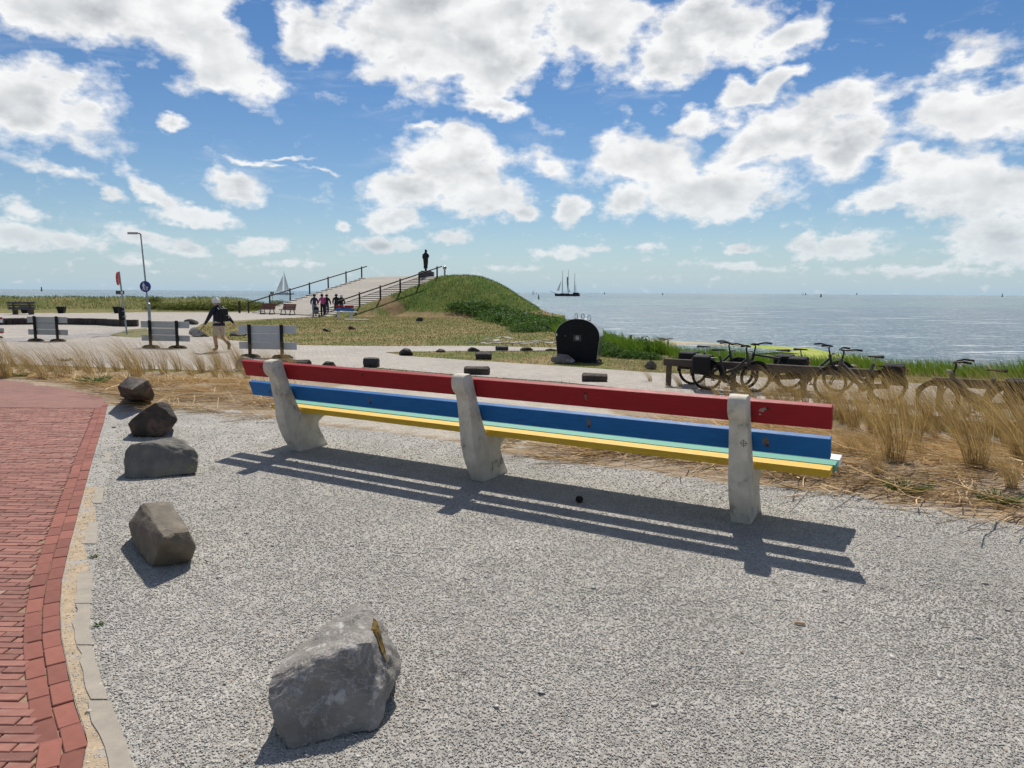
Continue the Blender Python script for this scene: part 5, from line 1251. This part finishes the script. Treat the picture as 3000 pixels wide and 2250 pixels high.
MB().tube([(-.46 * L, 0, 7 * k), (-.70 * L, 0, 14 * k)], .5 * k, 6).build('bowsprit', M['hull_d'], sc_)
for x, ht_ in ((-.205, 74), (.03, 76), (.29, 66)):
    m_ = MB().tube([(x * L, 0, 4 * k), (x * L, 0, ht_ * .62 * k), (x * L, 0, ht_ * k)], [.9 * k, .7 * k, .35 * k], 6).build('mast', M['hull_d'], sc_)
    for dx in (-.05, .05): MB().tube([(x * L + dx * L, .5, 7 * k), (x * L, 0, ht_ * .6 * k)], .13 * k, 4).build('shroud', M['black'], m_)
    MB().tube([(x * L, 0, 12 * k), (x * L + .16 * L, 0, 13 * k)], .45 * k, 5).build('boom', M['hull_d'], m_)
for q in ((58, .8), (62, .8)): MB().lathe([(.1, 0), (1.1 * k, .6 * k), (.1, 1.3 * k)], 8).build('lantern', M['black'], sc_).location = (.29 * L, 0, q[0] * k)
sailmesh([(-.44 * L, 0, 15 * k), (-.24 * L, 0, 47 * k), (-.33 * L, 0, 15 * k)], (-1.5 * k, -2.5 * k, 0)).build('jib', M['sail'], sc_)
sailmesh([(.01 * L, 0, 12 * k), (-.03 * L, 0, 56 * k), (.02 * L, 0, 54 * k)], (-2 * k, -1.5 * k, 0)).build('furled_sail', M['sail_d'], sc_)
sailmesh([(.05 * L, 0, 11 * k), (.06 * L, 0, 24 * k), (.12 * L, 0, 12 * k)], (0, -1 * k, 0)).build('staysail', M['sail'], sc_)
sailmesh([(.33 * L, 0, 14 * k), (.33 * L, 0, 42 * k), (.37 * L, 0, 15 * k)], (0, -.6 * k, 0)).build('mizzen_sail', M['sail'], sc_)
def yacht(label, u, v, hpx, name='sailing_boat', flip=1):
    p = onsea(u, v); k = p[1] / F; b = thing(name, label, 'boat', (p[0], p[1], SEA), .1); H_ = hpx * k; L = H_ * .78
    hull(MB(), L, L * .24, -.3, H_ * .055).build('hull', M['hull_w'], b)
    MB().tube([(0, 0, 0), (0, 0, H_)], H_ * .006, 6).build('mast', M['metal_grey'], b)
    MB().box((.05 * L, 0, H_ * .075), (.4 * L, L * .13, H_ * .05), taper=(.8, .8)).build('cabin', M['hull_w'], b)
    sailmesh([(.02 * L, 0, H_ * .14), (.02 * L, 0, H_ * .93), (.27 * L * flip, 0, H_ * .14)], (0, -.03 * H_, 0)).build('mainsail', M['sail'], b)
    sailmesh([(-.46 * L, 0, H_ * .1), (-.05 * L, 0, H_ * .82), (-.12 * L, 0, H_ * .14)], (-.02 * H_, -.05 * H_, 0)).build('foresail', M['sail'], b)
    return b
yacht('white sailing yacht with two raised sails beyond the seaward handrail', 834, 863, 68)
for u, v, h_ in ((1563, 862.5, 14), (1572, 861.5, 7), (1520, 861, 6), (955, 854, 9), (2352, 864.5, 8)): yacht('tiny pale sail far out on the horizon', u, v, h_)['group'] = 'tiny far sails on the horizon'
p = onsea(492, 849.6); k = p[1] / F
fy = thing('ferry', 'blue-grey passenger ferry far out on the horizon', 'ship', (p[0], p[1], SEA), .1)
MB().prism([(-12.5 * k, 0), (12.5 * k, 0), (12.5 * k, 8 * k), (-10 * k, 8.5 * k), (-13 * k, 6 * k)], (-4 * k, 4 * k), lambda a, b, e_: (a, e_, b)).build('hull', M['ferry'], fy)
MB().box((-1 * k, 0, 9 * k), (20 * k, 6.5 * k, 2.0 * k)).build('passenger_deck', M['ferry2'], fy); MB().box((4 * k, 0, 11.2 * k), (12 * k, 5 * k, 2.2 * k)).build('bridge', M['ferry2'], fy); MB().tube([(-1 * k, 0, 10 * k), (-1 * k, 0, 16 * k)], .6 * k, 6).build('mast', M['ferry'], fy)
def buoy(label, u, v, hpx, wpx, m, top=True):
    p = onsea(u, v); k = p[1] / F; b = thing('buoy', label, 'buoy', (p[0], p[1], SEA), 0); w_ = wpx * k / 2; h_ = hpx * k
    MB().lathe([(w_ * 1.5, -.2), (w_ * 1.6, h_ * .1), (w_ * 1.2, h_ * .2), (w_, h_ * .24)], 12).build('float', m, b); MB().lathe([(w_, h_ * .22), (w_ * .8, h_ * .86)], 10).build('tower', m, b); MB().lathe([(w_ * .1, h_ * .84), (w_ * .7, h_ * .9), (w_ * .1, h_)], 8).build('topmark', m, b)
bdark = mat('dark_buoy', (.01, .03, .03), .6, .1, 2); bred = mat('red_buoy', (.12, .02, .02), .6, .1, 2); byel = mat('olive_buoy', (.06, .055, .015), .6, .1, 2)
buoy('slim dark green spar buoy in front of the dune horizon', 122, 853, 13, 3.2, bdark); buoy('stout olive pillar buoy near the three-masted ship', 1578, 876, 13, 3.6, byel)
buoy('broad reddish buoy on the open sea', 2405, 870, 9, 4, bred); buoy('thin dark buoy on the open sea to seaward of the bicycles', 2936, 870, 10, 2.4, bdark)
for u in (1771, 1941, 2360, 2510): buoy('tiny dark buoy close under the horizon', u, 864 if u > 1800 else 862, 6, 2.4, bdark)
for o_ in [o for o in bpy.data.objects if o.get('label') == 'tiny dark buoy close under the horizon']: o_['group'] = 'tiny buoys under the horizon'
g = gat(1846, 1016); o = MB().box((0, 0, .2), (.14, .12, .9), Matrix.Rotation(.05, 3, 'Y')).build('wooden_stake', M['greywood'], bevel=.01); o.location = g; tag(o, 'short weathered stake standing at the foot of the green bank', 'stake')
g = aty(748 + 30, 866, 72.0)
o = thing('notice_board', 'small pale notice board on a thin post beyond the seaward handrail', 'sign', (g[0], 74, float(T(g[0], 74))), 0); zb = aty(778, 855, 74)[2] - o.location.z
MB().tube([(0, 0, -.3), (0, 0, zb)], .03, 6).build('post', M['metal_grey'], o); MB().box((0, -.04, zb - .15), (.38, .03, .32)).build('panel', M['rock_p'], o)

# ------------------------------------------------------------------ grasses, weeds and shrubs
def blades(base, h, tilt, wind, width, segs=4, curl=1.0, z0=0.0):
    N = len(base); t_ = np.linspace(0, 1, segs + 1)[None, :, None]
    L = h[:, None, None]
    d = np.concatenate([tilt, np.ones((N, 1))], 1); d /= np.linalg.norm(d, axis=1, keepdims=True)
    wv = np.concatenate([wind, -np.ones((N, 1)) * .22 * np.linalg.norm(wind, axis=1, keepdims=True)], 1)
    C_ = base[:, None, :] + d[:, None, :] * t_ * L + wv[:, None, :] * (t_ ** 2) * L * curl
    a = rng.random(N) * 2 * math.pi; sd = np.stack([np.cos(a), np.sin(a) * .6, np.zeros(N)], 1)
    wd = (width[:, None, None] * .5) * (1 - .9 * t_ ** 1.5)
    A = C_ - sd[:, None, :] * wd; B = C_ + sd[:, None, :] * wd
    V_ = np.stack([A, B], 2).reshape(N, -1, 3)
    f_ = np.array([(2 * i, 2 * i + 1, 2 * i + 3, 2 * i + 2) for i in range(segs)])
    return V_.reshape(-1, 3), (f_[None] + (np.arange(N) * 2 * (segs + 1))[:, None, None]).reshape(-1, 4)
def blade_mesh(name, n, rad, h, lean, wdt):
    r = rad * np.sqrt(rng.random(n)); a = rng.random(n) * 6.28
    base = np.stack([r * np.cos(a), r * np.sin(a), np.full(n, -.03)], 1)
    tilt = np.stack([np.cos(a), np.sin(a)], 1) * (r / rad)[:, None] * .20 + rng.normal(0, .07, (n, 2))
    hh = h * (.45 + .55 * rng.random(n) ** .7)
    wind = np.stack([lean * (.6 + .8 * rng.random(n)), rng.normal(0, .12, n)], 1)
    v, f = blades(base, hh, tilt, wind, wdt * (.7 + .6 * rng.random(n)), 5)
    o = np_mesh(name, v, f, M['straw']); me = o.data; bpy.data.objects.remove(o); return me
TM = [blade_mesh('blades', 150, .085, 1.25, -.50, .0052) for _ in range(4)] + [blade_mesh('blades', 95, .07, 1.05, -.72, .0052) for _ in range(3)]
def tuft(u, v, kind, sc, label, group):
    g = gat(u, v); o = link('grass_tuft', TM[kind]); o.location = g; o.rotation_euler = (0, 0, random.gauss(0, .25)); o.scale = (sc, sc, sc * random.uniform(.92, 1.08))
    return tag(o, label, 'grass tuft', group)
gR, lR = 'beach grass tufts between bench and bicycles', 'tall straw-coloured tuft of beach grass between the long bench and the bicycles'
for u, v, sc in ((2475, 1238, .9), (2558, 1272, .95), (2618, 1352, 1.0), (2655, 1246, .9), (2705, 1262, .9), (2858, 1368, 1.0), (2958, 1318, 1.0), (3012, 1270, .95), (2392, 1192, .9), (2300, 1212, .9), (2190, 1165, .85), (2062, 1142, .7),
                 (2252, 1178, .75), (1992, 1134, .7), (1905, 1118, .6), (2452, 1180, .8), (2342, 1172, .75), (2905, 1256, .9), (2785, 1238, .85), (3045, 1392, 1.0), (2525, 1215, .9), (2130, 1160, .7), (2600, 1225, .85), (2980, 1225, .9), (2830, 1220, .8), (2360, 1180, .85), (2220, 1195, .85), (2100, 1165, .7), (3080, 1240, .9), (2420, 1215, .9), (2330, 1205, .85), (2500, 1255, .95), (2590, 1290, .95), (2680, 1300, .95), (2750, 1260, .9), (2810, 1275, .95), (2880, 1300, .95), (2930, 1280, .9), (2990, 1345, 1.0), (2450, 1225, .85), (2270, 1200, .8), (2180, 1185, .75), (2720, 1225, .85), (2640, 1210, .8)):
    tuft(u, v, random.choice((0, 1, 2, 3, 3)) if v >= 1200 else random.choice((4, 5, 6)), sc * (.9 if v < 1200 else 1.0), lR, gR)
for u, v in ((2572, 1392), (2962, 1432), (2505, 1330), (2700, 1340), (2800, 1300), (2740, 1290), (2550, 1330)):
    tuft(u, v, 4 + random.randrange(3), .55, 'short broken tuft of beach grass in the straw by the long bench', 'short grass tufts by the bench')
gL, lL = 'beach grass tufts beside the brick path', 'wind-bent straw-coloured tuft of beach grass between the brick path and the promenade'
for u, v in ((-30, 1100), (18, 1108), (60, 1092), (102, 1100), (150, 1088), (176, 1108), (232, 1084), (262, 1100), (300, 1090), (342, 1088), (415, 1098), (404, 1112), (482, 1096), (522, 1088), (592, 1092), (632, 1104), (670, 1119), (702, 1082), (742, 1090), (795, 1086), (820, 1095), (445, 1086), (375, 1082), (200, 1096), (130, 1112), (560, 1104), (40, 1074), (85, 1078), (0, 1084), (640, 1084), (-60, 1090), (725, 1110), (860, 1092)):
    tuft(u, v, random.choice((3, 4, 5, 6, 0)), random.uniform(.85, 1.15), lL, gL)
# fallen straw
def litter(n, pxpoly, zguess):
    P = [atz(u, v, zguess) for u, v in pxpoly]; xs = [p[0] for p in P]; ys_ = [p[1] for p in P]
    x = rng.uniform(min(xs), max(xs), n); y = rng.uniform(min(ys_), max(ys_), n); k = inpoly(x, y, P); cl = (wob(x, y, 1.6, 2) + .25 * rng.normal(size=n)) > -.25; k &= cl
    x, y = x[k], y[k]; n = len(x); a = rng.normal(math.pi, .55, n); L = .2 + .45 * rng.random(n)
    base = np.stack([x, y, T(x, y) + .012 + .05 * rng.random(n) ** 2], 1)
    t_ = np.linspace(0, 1, 4)[None, :, None]; dr = np.stack([np.cos(a), np.sin(a), rng.normal(.03, .10, n)], 1)
    sd = np.stack([-np.sin(a), np.cos(a), rng.normal(0, .3, n)], 1); bend = rng.normal(0, .12, n)[:, None, None]
    C_ = base[:, None] + dr[:, None] * t_ * L[:, None, None] + sd[:, None] * bend * t_ ** 2
    C_[..., 2] = np.maximum(C_[..., 2], T(C_[..., 0], C_[..., 1]) + .006)
    up = np.array((0, 0, 1.0)); wd = .0032 + .003 * rng.random((n, 1, 1))
    A = C_ - (sd[:, None] * .8 + up * .35) * wd; B = C_ + (sd[:, None] * .8 + up * .35) * wd
    V_ = np.stack([A, B], 2).reshape(-1, 3); f_ = np.array([(0, 1, 3, 2), (2, 3, 5, 4), (4, 5, 7, 6)])
    return V_, (f_[None] + (np.arange(n) * 8)[:, None, None]).reshape(-1, 4)
def join(parts):
    vs, fs, o_ = [], [], 0
    for v, f in parts: vs.append(v); fs.append(f + o_); o_ += len(v)
    return np.concatenate(vs), np.concatenate(fs)
lv = join([litter(17000, [(1470, 1292), (1500, 1326), (1850, 1370), (2110, 1405), (2400, 1434), (2780, 1494), (3150, 1570), (3250, 1250), (2900, 1200), (2400, 1170), (1950, 1160), (1880, 1215), (1560, 1290)], -.08),
           litter(15000, [(-150, 1100), (130, 1124), (300, 1158), (330, 1180), (430, 1186), (700, 1203), (900, 1232), (960, 1140), (860, 1085), (500, 1078), (0, 1068), (-200, 1060)], -.1),
           litter(2500, [(430, 1180), (900, 1235), (950, 1255), (700, 1225), (430, 1196)], -.02), litter(3000, [(1480, 1320), (2400, 1436), (3050, 1555), (3050, 1580), (2400, 1452), (1480, 1336)], -.02)])
o = np_mesh('fallen_straw', *lv, M['straw2']); tag(o, 'matted fallen straw lying on the sand', 'straw', kind='stuff')
# thin young stalks standing between the tufts
def stalks(n, pxpoly, zg, h0, h1, m, name, label, lean=-.45, wd=.005, tl=.14, cat='grass', filt=None):
    P = [atz(u, v, zg) for u, v in pxpoly]; xs = [p[0] for p in P]; ys_ = [p[1] for p in P]
    x = rng.uniform(min(xs), max(xs), n); y = rng.uniform(min(ys_), max(ys_), n); k = inpoly(x, y, P)
    if filt is not None: k &= filt(x, y)
    x, y = x[k], y[k]; n = len(x)
    base = np.stack([x, y, T(x, y) - .01], 1); h = h0 + (h1 - h0) * rng.random(n)
    v, f = blades(base, h, rng.normal(0, tl, (n, 2)), np.stack([lean * (.5 + rng.random(n)), rng.normal(0, .1, n)], 1), wd * (.7 + .6 * rng.random(n)), 3)
    return tag(np_mesh(name, v, f, m), label, cat, kind='stuff')
stalks(800, [(1890, 1120), (2500, 1240), (3100, 1330), (3150, 1230), (2600, 1165), (1960, 1110)], -.3, .3, .75, M['straw'], 'dry_grass', 'thin dry grass stalks standing among the tufts before the bicycles')
stalks(2600, [(-150, 1100), (130, 1120), (430, 1160), (880, 1120), (860, 1085), (500, 1076), (0, 1064), (-200, 1056)], -.15, .25, .6, M['straw'], 'dry_grass', 'thin dry grass stalks standing among the tufts beside the brick path')
# tall green grass on the bank and shore
def bank(n, x0, x1, y0, y1, s0, s1, h0, h1, m, name, label, wd, lean=-.3):
    x = rng.uniform(x0, x1, n); y = rng.uniform(y0, y1, n); s = coast_s(x, y); k = (s > s0) & (s < s1); x, y = x[k], y[k]; n = len(x)
    base = np.stack([x, y, T(x, y) - .02], 1); h = (h0 + (h1 - h0) * rng.random(n)) * (.8 + .35 * wob(x, y, .8))
    v, f = blades(base, h, rng.normal(0, .16, (n, 2)), np.stack([lean * (.4 + rng.random(n)), rng.normal(0, .1, n)], 1), wd * (.7 + .6 * rng.random(n)), 3)
    return tag(np_mesh(name, v, f, m), label, 'grass', kind='stuff')
bank(60000, 5.2, 26, 11, 26, -2.2, 1.4, .34, .62, M['reed'], 'tall_grass', 'tall bright green grass along the bank beyond the bicycles', .020)
bank(30000, 1.2, 5.5, 24.3, 47, -1.5, 1.2, .3, .75, M['reed'], 'tall_grass', 'tall bright green grass on the embankment behind the container', .03)
bank(26000, -75, -22, 62, 84, -13, -2, .15, .42, M['duneleaf'], 'dune_grass', 'rough green grass on the dune ridge before the sea', .05)
def turf(n, x0, x1, y0, y1, cond, h0, h1, m, name, label, wd):
    x = rng.uniform(x0, x1, n); y = rng.uniform(y0, y1, n); k = cond(x, y) & ~inpoly(x, y, PAVE); x, y = x[k], y[k]; n = len(x)
    base = np.stack([x, y, T(x, y) - .01], 1); h = h0 + (h1 - h0) * rng.random(n)
    v, f = blades(base, h, rng.normal(0, .35, (n, 2)), np.stack([-.3 * rng.random(n), rng.normal(0, .1, n)], 1), wd * (.6 + .8 * rng.random(n)), 2)
    return tag(np_mesh(name, v, f, m), label, 'grass', kind='stuff')
notramp = lambda x, y: ~(((x - RO[0]) * RE1[0] + (y - RO[1]) * RE1[1] > -1) & ((x - RO[0]) * RE2[0] + (y - RO[1]) * RE2[1] > -.5) & ((x - RO[0]) * RE1[0] + (y - RO[1]) * RE1[1] < RLEN + 5))
turf(45000, -16, 2.5, 56, 78, lambda x, y: (mound_d(x, y) < 7.6) & notramp(x, y) & (coast_s(x, y) < 0), .06, .24, M['turf_g'], 'mound_grass', 'short green grass covering the mound', .03)
turf(40000, -18, 3.5, 25, 60, lambda x, y: (mound_d(x, y) > 7) & (coast_s(x, y) < -1) & (DD(x, y) > 8) & notramp(x, y), .03, .09, M['turf'], 'lawn_grass', 'sparse dry lawn below the mound', .035)
turf(36000, -6, 22, 13, 27, lambda x, y: (DD(x, y) > 8.5) & (coast_s(x, y) < -1.2), .03, .09, M['turf'], 'verge_grass', 'short dry grass between paths and shore', .016)
def leaf_cloud(n, rx, ry, rz, size, seed):
    r_ = np.random.default_rng(seed)
    d = r_.normal(size=(n, 3)); d /= np.linalg.norm(d, axis=1, keepdims=True); d[:, 2] = np.abs(d[:, 2])
    lump = 1 + .22 * np.sin(5 * d[:, 0] + seed) * np.sin(4 * d[:, 1] + 2 * seed) + .12 * np.sin(9 * d[:, 0] + 7 * d[:, 2] + seed)
    P = d * (r_.random(n) ** .30 * lump)[:, None] * (rx, ry, rz)
    a = r_.normal(size=(n, 3)); a /= np.linalg.norm(a, axis=1, keepdims=True); b = np.cross(a, r_.normal(size=(n, 3))); b /= np.linalg.norm(b, axis=1, keepdims=True)
    s_ = (size * (.6 + .8 * r_.random(n)))[:, None]
    V_ = np.stack([P - a * s_, P - b * s_ * .55, P + a * s_, P + b * s_ * .55], 1).reshape(-1, 3)
    return V_, np.arange(4 * n).reshape(-1, 4)
def shrub_mesh(n, rx, ry, rz, size, m, seed):
    v, f = leaf_cloud(n, rx, ry, rz, size, seed); o = np_mesh('foliage', v, f, m); me = o.data; bpy.data.objects.remove(o); return me
RS = [shrub_mesh(1700, 1.5, 1.4, .85, .075, M['roseleaf'], s_) for s_ in (1, 2, 3)]
DS = [shrub_mesh(1300, 1.5, 1.1, .95, .075, M['duneleaf'], s_) for s_ in (4, 5)]
stem = MB()
for k in range(7): a = k * .9; stem.tube([(0, 0, -.1), (.5 * math.cos(a), .5 * math.sin(a), .45), (.9 * math.cos(a + .2), .9 * math.sin(a + .2), .7)], [.03, .02, .008], 5, cap=False)
so = stem.build('x', M['darkwood']); STEM = so.data; bpy.data.objects.remove(so)
def shrub(u, v, me, sc, label, group, hz=1.0):
    g = gat(u, v); r = thing('shrub', label, 'shrub', tuple(g), random.random() * 6, group); r.scale = (sc, sc, sc * hz)
    link('foliage', me, r); link('stems', STEM, r); return r
lS, gS = 'low leafy green rose shrub on the seaward flank of the mound', 'rose shrubs on the flank of the mound'
for i, (u, v, sc) in enumerate(((1342, 902, .8), (1385, 916, .95), (1430, 930, 1.0), (1478, 944, 1.0), (1522, 955, 1.0), (1562, 962, .95), (1608, 968, .9), (1400, 902, .9), (1455, 914, 1.0), (1510, 928, 1.0), (1560, 942, 1.0), (1600, 950, .9), (1630, 962, .8), (1500, 945, .95), (1440, 938, .85), (1545, 972, .7))):
    shrub(u, v, RS[i % 3], sc, lS, gS, .8)
lS2, gS2 = 'green shrub on the bank beside the black container', 'shrubs beside the container'
for i, (u, v, sc) in enumerate(((1738, 1028, .55), (1768, 1036, .5), (1800, 1044, .42), (1715, 1012, .6), (1835, 1048, .35), (1870, 1050, .32), (1910, 1053, .28))): shrub(u, v, RS[i % 3], sc, lS2, gS2, .9)
shrub(1886, 1034, RS[0], .52, 'round dark green bush beside the driftwood heap', None, 1.1)
lS3, gS3 = 'yellow-green bush growing on the dune ridge behind the promenade', 'bushes on the dune ridge'
for i, (u, v, sc) in enumerate(((505, 906, .8), (545, 906, .9), (585, 907, 1.0), (625, 906, 1.0), (665, 907, 1.0), (702, 908, .95), (455, 904, .8), (760, 905, .8), (815, 897, .7), (735, 900, .8))): shrub(u, v, DS[i % 2], sc, lS3, gS3, .85)
shrub(453, 884, DS[0], .5, 'small lone bush on the crest of the dune ridge', None, 1.2)
dw = thing('driftwood_heap', 'heap of brown driftwood branches at the top of the beach', 'driftwood', tuple(gat(1935, 1034)), 0)
for k in range(46):
    a = random.random() * 6.28; r_ = random.random() * 1.1; z_ = .75 * (1 - r_ / 1.2) * random.random(); L = random.uniform(.3, .8); b_ = random.random() * 6.28; dz = random.uniform(-.15, .2)
    MB().tube([(r_ * math.cos(a), r_ * math.sin(a) * .7, z_), (r_ * math.cos(a) + L * .5 * math.cos(b_), r_ * .7 * math.sin(a) + L * .5 * math.sin(b_), z_ + dz * .5 + .04), (r_ * math.cos(a) + L * math.cos(b_), r_ * .7 * math.sin(a) + L * math.sin(b_), z_ + dz)], [.05, .035, .015], 5).build('branch', M['driftwood'], dw)
def weed_mesh(n, r_, h, seed):
    rr = np.random.default_rng(seed); a = rr.random(n) * 6.28; q = r_ * rr.random(n) ** .6
    base = np.stack([q * np.cos(a) * .6, q * np.sin(a) * .5, np.zeros(n)], 1)
    v, f = blades(base, h * (.5 + .5 * rr.random(n)), np.stack([np.cos(a), np.sin(a)], 1) * (.8 + .6 * rr.random((n, 1))), np.stack([np.cos(a), np.sin(a)], 1) * .4, .012 + .012 * rr.random(n), 3)
    o = np_mesh('leaves', v, f, M['weed']); me = o.data; bpy.data.objects.remove(o); return me
WM = [weed_mesh(110, .22, .16, 1), weed_mesh(22, .04, .05, 2)]
def weed(u, v, k, sc, label, group=None):
    g = gat(u, v); g[2] = max(g[2], 0.0) if k else g[2]; o = link('weed_plant', WM[k]); o.location = g; o.scale = (sc, sc, sc); return tag(o, label, 'weed', group)
weed(57, 1104, 0, 1.0, 'dark green weed growing at the straw edge of the brick path'); weed(280, 1122, 0, 1.5, 'broad green weed sprawling in straw near the brown block-shaped stone'); weed(193, 1058, 0, 1.0, 'green weed standing behind the tufts at the promenade edge')
weed(2655, 1440, 0, .95, 'green weed in the straw just off the end of the long bench'); weed(2925, 1475, 0, .9, 'green weed at the gravel edge beyond the end of the long bench')
for u, v, lab in ((275, 1648, 'tiny green sprig in the gravel beside the tan-topped stone'), (291, 1861, 'tiny green sprig in the gravel beside the kerb'), (334, 1262, 'tiny green sprig between brick edge and the pointed stone')): weed(u, v, 1, .55, lab)
fl = thing('yellow_flower', 'small yellow flower behind the brown block-shaped stone', 'flower', tuple(gat(392, 1112)), 0)
for k in range(5): x, y_ = random.gauss(0, .06), random.gauss(0, .04); MB().tube([(x, y_, 0), (x + .02, y_, .16 + .02 * k)], .004, 4).build('stalk', M['weed'], fl); MB().lathe([(.004, 0), (.022, .01), (.018, .02), (.004, .024)], 8).build('bloom', M['flower'], fl).location = (x + .02, y_, .16 + .02 * k)
